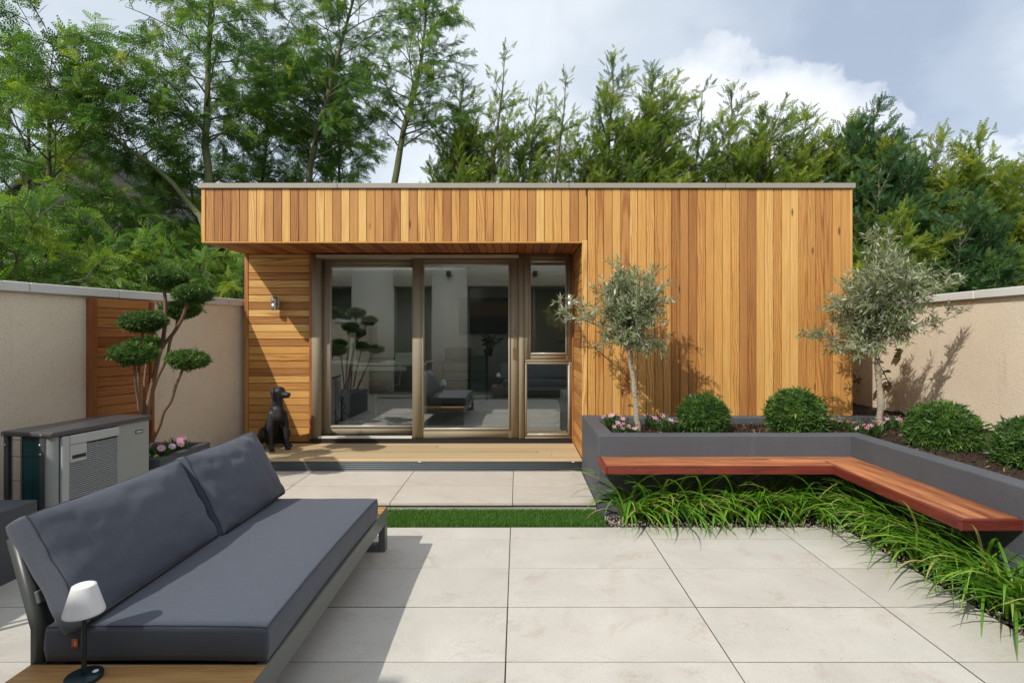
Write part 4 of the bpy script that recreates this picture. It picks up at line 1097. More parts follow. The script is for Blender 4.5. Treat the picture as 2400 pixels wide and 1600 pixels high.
# ------------------------------------------------------------------ plants: small templates
def quadstrip_leaf(n=2, w=.5):
    pass
LEAF2 = (np.array([(0, 0, 0), (.5, .45, .06), (0, 1, 0), (-.5, .45, .06)]), np.array([(0, 1, 2, 3)]))
def frond_template(pairs=9, l=1.0, w=.34, tw=.115, droop=.25, ang=58):
    """feathery frond: thin pinnae either side of a drooping stalk"""
    V = []; Fc = []
    for i in range(pairs):
        t = (i+.7)/pairs; y = t*l; z = -droop*t*t
        for s in (-1, 1):
            a = R(ang-22*t); ln = w*(1-.55*abs(t-.38)-.35*t*t)
            d_ = np.array([s*math.sin(a), math.cos(a), -.25]); d_ /= np.linalg.norm(d_)
            p = np.array([0, y, z]); e = p+d_*ln; mid_ = p+d_*ln*.5; q = np.array([-d_[1]*s, d_[0]*s, 0])*tw*.5
            b = len(V); V += [p, mid_+q, e, mid_-q]; Fc.append((b, b+1, b+2, b+3))
    b = len(V); V += [np.array([-.008, 0, 0]), np.array([.008, 0, 0]), np.array([.003, l, -droop]), np.array([-.003, l, -droop])]; Fc.append((b, b+1, b+2, b+3))
    return np.array(V), np.array(Fc)
def spray_template(pairs=5, l=1.0, w=.40, tw=.11, curve=.15):
    """conifer spray: forward pointing scale-leaf twiglets on a flat spray"""
    V = []; Fc = []
    for i in range(pairs):
        t = i/pairs; y = t*l; z = curve*t*t
        for s in (-1, 1):
            a = R(40-14*t); ln = w*(1.0-.62*t)
            d_ = np.array([s*math.sin(a), math.cos(a), .10+.2*(i % 2)]); d_ /= np.linalg.norm(d_)
            p = np.array([0, y, z]); e = p+d_*ln; m_ = p+d_*ln*.45; q = np.array([-d_[1]*s, d_[0]*s, 0])*tw*.5
            b = len(V); V += [p, m_+q, e, m_-q]; Fc.append((b, b+1, b+2, b+3))
    b = len(V); V += [np.array([-.02, 0, 0]), np.array([.02, .5*l, curve*.25]), np.array([0, 1.12*l, curve*1.1]), np.array([-.02, .5*l, curve*.25])]; Fc.append((b, b+1, b+2, b+3))
    return np.array(V), np.array(Fc)
FROND = frond_template(6); SPRAY = spray_template()
def lerp_poly(P, t):
    k = t*(len(P)-1); i = int(min(k, len(P)-2)); f = k-i
    return P[i]*(1-f)+P[i+1]*f
def branch_pts(rg, p, d, L_, n=6, bend=(0, 0, 0), jit=.12):
    P = [np.array(p)]; d = np.array(d, float); d /= np.linalg.norm(d)
    for i in range(n-1):
        d = d+np.array(bend)/n+rg.normal(size=3)*jit/n**.5; d /= np.linalg.norm(d)
        P.append(P[-1]+d*L_/(n-1))
    return np.array(P)

def acacia(seed, trunk, r0, n_prim, L0, t0=.25, up=.55, taper=.55, nsec=7, nfr=9, fs=(.20, .34), lowdrop=.0, podp=.07, tone_mu=.48, sec_len=(.45, .95), dens=3.0):
    """feathery mimosa; returns wood mesh, leaf mesh, pod mesh"""
    rg = np.random.default_rng(seed)
    tr = np.array(trunk, float); W = Acc()
    tt = np.linspace(0, 1, 14); P = np.array([lerp_poly(tr, t) for t in tt]); P[1:-1] += rg.normal(size=(12, 3))*.02
    W.tube(P, r0*(1-.86*tt), 8)
    pos = []; dirs = []; tn = []; pods = []
    for i in range(n_prim):
        t = t0+(1-t0)*((i+rg.random())/n_prim)**.92
        p = lerp_poly(tr, min(t, .995)); az = i*2.39996+rg.normal()*.35
        el = up*(.8+.8*t)*rg.uniform(.6, 1.35)
        L_ = L0*(1-taper*t)*rg.uniform(.65, 1.12)
        d_ = np.array([math.cos(az)*math.cos(el), math.sin(az)*math.cos(el), math.sin(el)])
        b = branch_pts(rg, p, d_, L_, 7, (0, 0, -.30-lowdrop), .20)
        W.tube(b, np.linspace(r0*(1-.8*t)*.36, .006, 7), 5)
        ns = max(3, int(nsec*L_/L0))
        clump = rg.normal()*.12
        for k in range(ns):
            s = .22+.78*(k+rg.random()*.8)/ns
            q = lerp_poly(b, min(s, .99)); tb = b[min(int(s*6)+1, 6)]-b[min(int(s*6), 5)]; tb /= np.linalg.norm(tb)
            sd_ = rg.normal(size=3); sd_ -= tb*sd_.dot(tb); sd_ /= np.linalg.norm(sd_); sd_[2] = sd_[2]*.9+.12
            sl = rg.uniform(*sec_len)*(1-.35*t)
            c_ = branch_pts(rg, q, tb*.75+sd_*.9, sl, 5, (0, 0, -.5-lowdrop), .15)
            W.tube(c_, np.linspace(.009, .003, 5), 4, False)
            nf = int(dens*nfr*sl/.7)+6
            cl2 = clump+rg.normal()*.14
            yel = .42 if rg.random() < .055 else 0
            for j in range(nf):
                f = .18+.82*(j+rg.random())/nf
                a = lerp_poly(c_, min(f, .999)); e = c_[-1]-c_[0]; e /= np.linalg.norm(e)
                sid = rg.normal(size=3); sid -= e*sid.dot(e); sid /= np.linalg.norm(sid)
                dd = e*.55+sid*(.9*(1-.5*f)); dd[2] = dd[2]*.75-.14
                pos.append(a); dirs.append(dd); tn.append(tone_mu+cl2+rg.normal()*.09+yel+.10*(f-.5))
            if rg.random() < podp*3:
                for j in range(int(rg.integers(6, 16))):
                    pods.append(lerp_poly(c_, rg.uniform(.4, 1))+rg.normal(size=3)*.05)
    pos = np.array(pos); dirs = np.array(dirs); N = len(pos)
    S = rg.uniform(fs[0], fs[1], N)*.78
    up_ = np.array([-.25, -.45, .55])+rg.normal(size=(N, 3))*.75
    V, Fc = scatter(FROND[0], FROND[1], pos, frames(dirs, up_), S)
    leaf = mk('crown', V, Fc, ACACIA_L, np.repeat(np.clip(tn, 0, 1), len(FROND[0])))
    pod = None
    if pods:
        pods = np.array(pods); n_ = len(pods)
        T = np.array([(-.5, 0, 0), (.5, 0, 0), (.6, -.5, .3), (-.4, -.5, .3), (.35, -1, 0), (-.35, -1, 0)]); TF = np.array([(0, 1, 2, 3), (3, 2, 4, 5)])
        d_ = rg.normal(size=(n_, 3))*.25+np.array([0, 0, 1.0])
        Sx = np.stack([rg.uniform(.008, .014, n_), rg.uniform(.07, .15, n_), np.full(n_, .03)], 1)
        V, Fc = scatter(T, TF, pods, frames(d_, rg.normal(size=(n_, 3))), Sx)
        pod = mk('seed_pods', V, Fc, POD, np.repeat(rg.random(n_), 6))
    return W.mesh('trunk', BARK_G, True), leaf, pod
def acacia_tree(label, meshes, loc, rz=0, scale=1):
    t = empty('acacia_tree', loc, label, 'tree', 'feathery acacia trees behind the beige wall', rz=rz)
    t.scale = (scale,)*3
    obj('trunk', meshes[0], None, t, world=False); o = obj('crown', meshes[1], None, t, world=False)
    if meshes[2]: tag(obj('seed_pods', meshes[2], None, t, world=False), kind='stuff')
    return t
GZ = -.35
def rel(base, pts): return [tuple(np.array(at(u, v, y))-np.array(base)) for (u, v, y) in pts]
b1 = np.array([-5.2, 10.0, GZ])
acacia_tree('tall thin acacia with a straight bare trunk rising above the corner of the roof', acacia(11, [(0, 0, 0)]+rel(b1, [(490, 430, 10), (482, 330, 10), (484, 200, 10), (497, 60, 10), (505, -90, 10), (515, -200, 10.1)]), .085, 34, 2.0, .30, .55, .5, 7, 8, podp=.12), b1)
b2 = np.array([-4.2, 10.8, GZ])
acacia_tree('acacia with a mossy trunk leaning right above the roof edge', acacia(12, [(0, 0, 0)]+rel(b2, [(722, 432, 10.8), (738, 330, 10.7), (765, 225, 10.7), (800, 110, 10.8), (835, -30, 10.8), (855, -140, 10.8)]), .080, 46, 1.8, .26, .55, .5, 8, 9, fs=(.15, .25)), b2)
b3 = np.array([-2.7, 10.5, GZ])
acacia_tree('slim acacia tapering to a point beside the conifers', acacia(13, [(0, 0, 0)]+rel(b3, [(918, 432, 10.4), (940, 330, 10.4), (962, 240, 10.4), (985, 150, 10.4), (995, 50, 10.4), (1000, -30, 10.4)]), .075, 44, 1.35, .28, .6, .62, 7, 11, fs=(.12, .20)), b3)
b4 = np.array([-4.9, 9.2, GZ])
acacia_tree('acacia with a bare limb slanting up to the left away from the roof', acacia(14, [(0, 0, 0)]+rel(b4, [(490, 540, 9.3), (455, 490, 9.4), (375, 400, 9.5), (300, 350, 9.5), (235, 300, 9.4), (160, 215, 9.3), (110, 120, 9.2)]), .062, 30, 1.9, .50, .5, .35, 7, 9, podp=.14, dens=2.2), b4)
b5 = np.array([-7.8, 9.0, GZ])
mA = acacia(15, [(0, 0, 0), (.1, 0, 1.5), (.05, .1, 3.0), (.25, 0, 4.6), (.2, 0, 5.9)], .10, 36, 2.2, .20, .55, .45, 8, 9, tone_mu=.46, dens=2.3, podp=.10)
acacia_tree('big bushy acacia filling the picture at the far end of the beige wall', mA, b5)
mB = acacia(16, [(0, 0, 0), (-.1, 0, 1.4), (.2, .1, 2.6), (.1, 0, 3.9), (.3, 0, 5.2)], .09, 32, 2.0, .22, .55, .45, 8, 9, dens=2.2, tone_mu=.44, podp=.12)
acacia_tree('dense acacia standing in front of the slate gable', mB, (-7.1, 10.4, GZ), R(40), .95)
acacia_tree('dense acacia partly cut by the picture edge above the wall', mA, (-9.2, 10.6, GZ), R(150), 1.06)
acacia_tree('acacia in the gap between the slanting limb and the straight trunk', mB, (-6.5, 11.6, GZ), R(200), 1.0)
b6 = np.array([-5.5, 11.8, GZ])
acacia_tree('acacia further back between the two leaning trunks', acacia(18, [(0, 0, 0), (.1, 0, 2.4), (0, 0, 4.2), (.2, 0, 6.0), (.1, 0, 7.6)], .08, 36, 1.7, .30, .55, .5, 7, 8), b6)
m6 = (bpy.data.objects['acacia_tree.008'].children)
for (x, y, rz, s_, lab) in ((-3.75, 11.9, 130, .92, 'thin acacia filling the gap right of the mossy leaning trunk'), (-4.6, 12.6, 250, 1.0, 'distant acacia seen between the straight trunk and the mossy one')):
    acacia_tree(lab, [next((c.data for c in m6 if c.name.startswith(k)), None) for k in ('trunk', 'crown', 'seed_pods')], (x, y, GZ), R(rz), s_)
# low feathery shrubs looking over the wall
mS = acacia(17, [(0, 0, 0), (.05, 0, .7), (0, 0, 1.4), (.1, 0, 2.0)], .04, 20, 1.05, .25, .5, .3, 8, 12, fs=(.13, .23), lowdrop=.2, podp=.03, tone_mu=.50, sec_len=(.3, .6))
for (x, y, s_, rz, lab) in ((-4.35, 8.2, 1.22, 0, 'low feathery acacia shrub beside the left end of the garden room'), (-5.35, 7.4, 1.10, 70, 'low feathery acacia shrub over the wall behind the cloud pruned tree'), (-6.2, 6.9, 1.45, 140, 'low feathery acacia shrub above the coping over the cedar panel'), (-7.0, 6.3, 1.55, 250, 'low feathery acacia shrub above the coping at the edge of the picture'), (-6.9, 8.6, 1.45, 30, 'taller feathery acacia shrub in front of the dark gable'), (-8.6, 8.2, 1.5, 200, 'taller feathery acacia shrub at the picture edge beyond the wall'), (-5.6, 9.3, 1.5, 310, 'feathery acacia shrub under the slanting limb')):
    t = acacia_tree(lab, mS, (x, y, GZ), R(rz), s_); t['category'] = 'shrub'; t['group'] = 'feathery shrubs over the beige wall'; t.name = 'acacia_shrub'

# ------------------------------------------------------------------ neighbour's gable behind the acacias
nh = empty('neighbour_house', (-11, 15, GZ), 'dark slate gabled house hidden behind the acacia trees', 'house')
yA, yB = 14.0, 22.0; xr, zr = -11.0, 6.35; xe_, ze = -7.2, 3.1
V = [(xe_, yA, GZ), (xe_, yA, ze), (xr, yA, zr), (2*xr-xe_, yA, ze), (2*xr-xe_, yA, GZ)]; V += [(x, yB, z) for x, y, z in V]
bm = bmesh.new(); vs = [bm.verts.new(v) for v in V]
bm.faces.new(vs[:5]); bm.faces.new(vs[5:][::-1]); bm.faces.new((vs[0], vs[5], vs[6], vs[1])); bm.faces.new((vs[3], vs[8], vs[9], vs[4]))
me = bpy.data.meshes.new('wall'); bm.to_mesh(me); bm.free(); obj('wall', me, STONEW, nh)
for s in (1, -1):
    a = Acc(); dxy = (xe_-xr)*s; th = .16
    p0 = np.array([xr, 0, zr+.02]); p1 = np.array([xr+dxy*1.08, 0, zr+.02-(zr-ze)*1.08]); nn = np.array([(zr-ze)*s, 0, abs(dxy)]); nn = nn/np.linalg.norm(nn)*th
    V = [p0, p1, p1+nn, p0+nn]; V = [v+np.array([0, yA-.15, 0]) for v in V]+[v+np.array([0, yB+.15, 0]) for v in V]
    a.add(V, [(0, 1, 2, 3), (4, 7, 6, 5), (0, 4, 5, 1), (3, 2, 6, 7), (1, 5, 6, 2), (0, 3, 7, 4)]); obj('roof', a.mesh('roof', ROOFM), None, nh)
wn = bx('window', -9.9, -8.9, yA-.03, yA+.05, 2.1, 3.1, DK_METAL, nh); bx('pane', -9.83, -8.97, yA-.036, yA-.031, 2.17, 3.03, DGLASS, wn, 0); bx('sill', -9.95, -8.85, yA-.12, yA-.031, 2.03, 2.10, COPING, wn)

# ------------------------------------------------------------------ conifers
def conifer(seed, H_, base_w, nbr, leaders=2, zmin=.08, lean=.18, gap=.0, mat_=None, tone_mu=.42, sparse=1.0, ss=(.11, .20)):
    rg = np.random.default_rng(seed); W = Acc(); pos = []; dirs = []; tn = []; S = []
    lead = []
    for k in range(leaders):
        h = H_*(1 if k == 0 else rg.uniform(.74, .93)); off = rg.normal(size=2)*.32*(k > 0)
        zb = 0 if k == 0 else H_*rg.uniform(.15, .3)
        n = 12; zz_ = np.linspace(0, 1, n)
        P = np.stack([off[0]*np.minimum(1, zz_*2)+lean*zz_**2+rg.normal(size=n)*.025, off[1]*np.minimum(1, zz_*2)+rg.normal(size=n)*.025, zb+(h-zb)*zz_], 1)
        W.tube(P, np.linspace(.075*H_/6.5*(1 if k == 0 else .6), .008, n), 7); lead.append((P, h, zb))
    for P, h, zb in lead:
        nb_ = int(nbr*(h-zb)/H_)
        for i in range(nb_):
            t = (i+rg.random())/nb_; p = lerp_poly(P, min(t, .995)); zr_ = p[2]/H_
            if zr_ < zmin or (zr_ > .86 and rg.random() < .45): continue
            az = i*2.39996+rg.normal()*.4
            if gap and rg.random() < gap*(1-zr_): continue
            L_ = (base_w*max(0.0, 1-zr_)**.62+.10)*rg.uniform(.42, 1.22)
            el = R(10+32*zr_)*rg.uniform(.5, 1.5)
            d_ = np.array([math.cos(az)*math.cos(el)+.22, math.sin(az)*math.cos(el), math.sin(el)])
            b = branch_pts(rg, p, d_, L_, 6, (.30, 0, .38), .15)
            W.tube(b, np.linspace(max(.006, .02*L_), .003, 6), 4, False)
            ctn = rg.normal()*.14
            nt_ = max(3, int(L_*21*sparse))
            for k in range(nt_):
                s = .16+.84*(k+rg.random())/nt_; q = lerp_poly(b, min(s, .999)); tb = b[min(int(s*5)+1, 5)]-b[min(int(s*5), 4)]; tb /= np.linalg.norm(tb)
                sd_ = rg.normal(size=3); sd_ -= tb*sd_.dot(tb); sd_ /= np.linalg.norm(sd_); sd_[2] = sd_[2]*.5
                ll = rg.uniform(.14, .34)*(1.15-.55*s)
                d2 = tb*.85+sd_*.70+np.array([.22, 0, .10]); d2 /= np.linalg.norm(d2)
                for j in range(3):
                    f = j/3
                    s3 = rg.normal(size=3)*.42
                    pos.append(q+d2*ll*f); dirs.append(d2+s3+np.array([0, 0, .1])); S.append(rg.uniform(*ss)*(1.1-.3*s))
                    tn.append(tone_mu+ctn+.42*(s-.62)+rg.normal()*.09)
        for k in range(22):   # wispy leader
            t = 1-.20*rg.random()**.8; pos.append(lerp_poly(P, min(t, .999))); az = rg.uniform(0, 2*PI); dirs.append(np.array([math.cos(az)*.6+.12, math.sin(az)*.6, 1.0])); S.append(rg.uniform(.07, .15)); tn.append(tone_mu+.02+rg.normal()*.08)
    pos = np.array(pos); dirs = np.array(dirs); N = len(pos)
    V, Fc = scatter(SPRAY[0], SPRAY[1], pos, frames(dirs, np.array([-.2, -.5, .5])+rg.normal(size=(N, 3))*.8), np.array(S))
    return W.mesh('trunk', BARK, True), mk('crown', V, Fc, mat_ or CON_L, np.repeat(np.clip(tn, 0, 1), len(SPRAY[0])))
CV = [conifer(31, 6.5, 1.35, 100, 4, .10, .25, .15), conifer(32, 6.5, 1.20, 84, 3, .12, .35, .30, sparse=.8, tone_mu=.40), conifer(33, 6.5, 1.40, 100, 4, .08, .20, .10, tone_mu=.48),
      conifer(34, 5.0, 1.50, 100, 4, .05, .30, .0, tone_mu=.50, sparse=1.05), conifer(35, 5.0, 1.45, 100, 3, .05, .2, .0, CON_B, tone_mu=.36, sparse=1.05), conifer(36, 6.3, 1.0, 66, 3, .15, .5, .38, tone_mu=.56, sparse=.62)]
cons = [(1085, 175, 10.6, 0, 15, 'dark narrow conifer standing closest to the slim acacia'),
        (1168, 100, 10.3, 1, 0, 'conifer with a tall plume bent to the right'),
        (1236, 160, 10.7, 5, 10, 'sparse yellowing conifer with bare arching twigs'),
        (1314, 165, 10.2, 1, -20, 'slim green conifer left of the tallest pair'),
        (1448, 105, 10.0, 2, 10, 'tallest full conifer above the middle of the roof'),
        (1530, 158, 10.4, 0, -10, 'conifer just right of the tallest full one'),
        (1640, 190, 10.2, 1, 20, 'conifer with thin double plume in front of the white cloud'),
        (1722, 184, 10.6, 2, -15, 'bushy conifer left of the twin spires above the right half of the roof'),
        (1795, 230, 10.0, 2, 20, 'yellow green conifer with twin spires over the roof'),
        (1888, 250, 10.2, 0, 0, 'conifer behind the right corner of the roof'),
        (1996, 268, 9.7, 3, 10, 'conifer rising just beyond the roof corner'),
        (2052, 232, 10.0, 4, 0, 'blue green conifer with one tall spire right of the roof'),
        (2105, 295, 9.2, 4, 25, 'dark blue green conifer above the right olive tree'),
        (2190, 302, 9.4, 3, -10, 'bright conifer with feathery double top near the picture edge'),
        (2305, 292, 9.0, 3, 15, 'bright conifer with twin spires behind the sunlit wall'),
        (2400, 365, 8.4, 3, -15, 'lower yellow green conifer cut by the picture edge'),
        (2290, 430, 8.0, 4, 20, 'dark conifer close behind the sunlit wall'),
        (2130, 470, 8.0, 3, 40, 'low bushy conifer filling the gap right of the garden room'),
        (2500, 330, 9.8, 4, 0, 'dark conifer just outside the edge behind the lower yellow one')]
for (u, v, Yc, k, rz, lab) in cons:
    v += 34 if 1100 < u < 1330 else 16 if u < 1990 else 30
    p = at(u, v, Yc); h0 = 6.5 if k < 3 else 5.0 if k < 5 else 6.3; s_ = (p.z-GZ)/h0
    dx_ = .25*s_
    t = empty('conifer_tree', (p.x-dx_, Yc, GZ), lab, 'tree', 'row of conifers behind the garden room', rz=R(rz))
    wd = min(1.15, max(.85, s_))
    t.scale = (wd, wd, s_)
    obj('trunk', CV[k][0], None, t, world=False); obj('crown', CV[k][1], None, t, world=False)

# ------------------------------------------------------------------ broadleaf shrub over the right wall
def leafy_shrub(seed, n_stem, h, spread, nl):
    rg = np.random.default_rng(seed); W = Acc(); pos = []; dirs = []; tn = []
    for i in range(n_stem):
        az = rg.uniform(0, 2*PI); d_ = np.array([math.cos(az)*.45, math.sin(az)*.45, 1])
        b = branch_pts(rg, (rg.normal()*spread*.4, rg.normal()*spread*.3, 0), d_, h*rg.uniform(.75, 1.1), 8, (0, 0, -.15), .22)
        W.tube(b, np.linspace(.012, .003, 8), 5, False)
        for k in range(nl):
            s = .35+.65*(k+rg.random())/nl; p = lerp_poly(b, min(s, .999)); a = k*2.4+rg.normal()*.3
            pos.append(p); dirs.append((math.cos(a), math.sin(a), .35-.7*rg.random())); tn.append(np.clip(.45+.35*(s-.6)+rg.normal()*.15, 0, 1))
    N = len(pos); T = np.array([(0, 0, 0), (.42, .35, .05), (.30, .72, .0), (0, 1, -.12), (-.30, .72, 0), (-.42, .35, .05), (0, .5, -.04)]); TF = np.array([(0, 1, 2, 6), (6, 2, 3, 4), (0, 6, 4, 5)])
    S = rg.uniform(.055, .10, N)
    V, Fc = scatter(T, TF, np.array(pos), frames(np.array(dirs), np.array([0, 0, 1.0])+rg.normal(size=(N, 3))*.3), S)
    return W.mesh('stems', BARK_G, True), mk('leaves', V, Fc, SHRUB_L, np.repeat(tn, 7))
ms = leafy_shrub(41, 46, 2.75, .75, 42)
for (x, y, s_, rz, lab) in ((5.35, 7.2, 1.0, 0, 'leafy broadleaf shrub with upright shoots above the sunlit wall'), (5.55, 6.9, 1.0, 120, 'leafy broadleaf shrub lower along the sunlit wall at the picture edge'), (5.0, 8.0, .9, 220, 'leafy broadleaf shrub behind the right olive tree')):
    t = empty('broadleaf_shrub', (x, y, GZ), lab, 'shrub', 'broadleaf shrubs behind the sunlit wall', rz=R(rz)); t.scale = (s_,)*3
    obj('stems', ms[0], None, t, world=False); obj('leaves', ms[1], None, t, world=False)

# ------------------------------------------------------------------ clipped yew balls and cloud pruned tree
SPRIG_T = []; SPRIG_F = []
for k in range(7):
    a = k*2.4; e = .25+.1*k; d_ = np.array([math.cos(a)*.75, .35+.11*k, math.sin(a)*.75]); d_ /= np.linalg.norm(d_)
    p = np.array([0, .09*k, 0]); q = np.cross(d_, [0.3, 1, .2]); q /= np.linalg.norm(q); b = len(SPRIG_T)
    SPRIG_T += [p, p+d_*.3+q*.085, p+d_*.72, p+d_*.3-q*.085]; SPRIG_F.append((b, b+1, b+2, b+3))
SPRIG = (np.array(SPRIG_T), np.array(SPRIG_F))
def clipped(seed, shape, n, s_, tone=.4, core=.80):
    """foliage spread over a closed shape(dir)->radius with ragged depth; and a twiggy core"""
    rg = np.random.default_rng(seed); d_ = nrm(rg.normal(size=(n, 3)))
    r = np.array([shape(x) for x in d_]); bump_ = np.array([noise.noise(tuple(x*3.1+seed)) for x in d_])
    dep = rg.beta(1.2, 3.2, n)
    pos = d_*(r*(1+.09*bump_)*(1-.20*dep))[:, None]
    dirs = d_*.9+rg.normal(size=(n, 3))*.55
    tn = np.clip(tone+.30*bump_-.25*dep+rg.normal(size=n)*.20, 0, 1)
    V, Fc = scatter(SPRIG[0], SPRIG[1], pos, frames(dirs, rg.normal(size=(n, 3))), rg.uniform(.75, 1.25, n)*s_*(1+.9*(rg.random(n) < .03)))
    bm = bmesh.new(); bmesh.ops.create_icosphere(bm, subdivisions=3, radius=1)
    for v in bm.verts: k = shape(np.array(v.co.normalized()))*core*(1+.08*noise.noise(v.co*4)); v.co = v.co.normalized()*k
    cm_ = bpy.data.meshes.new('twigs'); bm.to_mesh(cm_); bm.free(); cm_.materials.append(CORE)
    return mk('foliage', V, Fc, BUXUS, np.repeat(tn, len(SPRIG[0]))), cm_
def ballshape(d_):
    r = .200
    if d_[2] < -.6: r *= .6/-d_[2]
    return r
yb = [clipped(51, ballshape, 4300, .040), clipped(52, ballshape, 4300, .040)]
for (x, y, z, s_, k, rz, lab) in ((1.683, 5.05, .70, 1.0, 0, 0, 'clipped yew ball nearest the left olive tree'), (2.52, 5.05, .715, 1.10, 1, 90, 'clipped yew ball in front of the cedar wall, towards the right olive'),
                                  (3.37, 4.42, .665, 1.13, 0, 200, 'clipped yew ball against the sunlit wall beside the right olive'), (3.53, 3.78, .655, 1.10, 1, 300, 'clipped yew ball cut by the picture edge')):
    t = empty('yew_ball', (x, y, z-.13), lab, 'shrub', 'clipped yew balls in the raised planter', rz=R(rz)); t.scale = (s_, s_, s_*.98)
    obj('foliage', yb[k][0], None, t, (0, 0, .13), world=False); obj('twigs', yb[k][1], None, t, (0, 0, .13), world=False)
def padshape(d_):
    a, b, c_ = .148, .148, .050 if d_[2] > 0 else .068
    return 1/math.sqrt((d_[0]/a)**2+(d_[1]/b)**2+(d_[2]/c_)**2)
pads = [clipped(61, padshape, 2000, .030, .46, .82), clipped(62, padshape, 2000, .030, .42, .82)]
tp = empty('cloud_pruned_tree', (-3.10, 4.86, .40), 'cloud pruned topiary tree with flat leaf pads on bare stems', 'tree')
# pads: pixel, distance, width scale
def zp(x, y): return (240+x/3.267, 600+y/3.267)
PD = [((485, 155), 4.86, 1.16), ((690, 285), 4.80, .98), ((600, 405), 5.05, 1.03), ((315, 495), 4.72, 1.12), ((330, 670), 5.02, .95), ((240, 735), 4.60, 1.10), ((655, 785), 4.66, 1.02)]
PC = []
for i, ((x, y), Yp, s_) in enumerate(PD):
    u, v = zp(x, y); p = at(u, v, Yp); PC.append(np.array(p))
    o = obj('leaf_pad', pads[i % 2][0], None, tp, p, rot=(rnd.uniform(-.08, .08), rnd.uniform(-.1, .1), rnd.uniform(0, 6)), scale=(s_, s_, s_*rnd.uniform(.92, 1.08)))
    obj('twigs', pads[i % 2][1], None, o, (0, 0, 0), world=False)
base = np.array([-3.10, 4.86, .40])
def stem(pix, Ys, rad, end=None):
    P = [np.array(at(*zp(*q), Y_)) for q, Y_ in zip(pix, Ys)]
    if end is not None: P.append(np.array(end))
    Q = []
    for i in range(len(P)-1):
        p0 = P[max(i-1, 0)]; p1 = P[i]; p2 = P[i+1]; p3 = P[min(i+2, len(P)-1)]
        for t in np.linspace(0, 1, 7)[:-1]: Q.append(.5*((2*p1)+(p2-p0)*t+(2*p0-5*p1+4*p2-p3)*t*t+(3*p1-p0-3*p2+p3)*t**3))
    Q.append(P[-1]); a = Acc(); a.tube(Q, np.linspace(rad[0], rad[1], len(Q)), 8)
    obj('stem', a.mesh('stem', BARK_T, True), None, tp)
stem([(300, 1480), (345, 1180), (390, 960), (425, 790), (455, 680), (480, 520), (480, 330), (470, 225), (480, 165)], [4.86]*9, (.024, .011))
stem([(455, 690), (540, 595), (610, 480), (650, 360), (680, 290)], [4.86, 4.85, 4.83, 4.81, 4.80], (.017, .010))
stem([(310, 1480), (360, 1160), (410, 960), (490, 790), (520, 650), (575, 500), (595, 420)], [4.9, 4.92, 4.95, 4.98, 5.0, 5.03, 5.05], (.016, .010))
stem([(290, 1480), (318, 1165), (325, 960), (340, 800), (335, 690)], [4.9, 4.95, 4.98, 5.0, 5.02], (.015, .010))
stem([(275, 1480), (280, 1170), (262, 1020), (250, 900), (240, 750)], [4.75, 4.70, 4.66, 4.62, 4.60], (.013, .009))
stem([(280, 1480), (285, 1160), (278, 960), (285, 810), (305, 640), (315, 510)], [4.8, 4.78, 4.76, 4.74, 4.73, 4.72], (.014, .009))
stem([(350, 1500), (385, 1410), (440, 1290), (470, 1195), (525, 1110), (560, 1000), (610, 880), (650, 800)], [4.74, 4.73, 4.72, 4.71, 4.70, 4.69, 4.67, 4.66], (.017, .011))

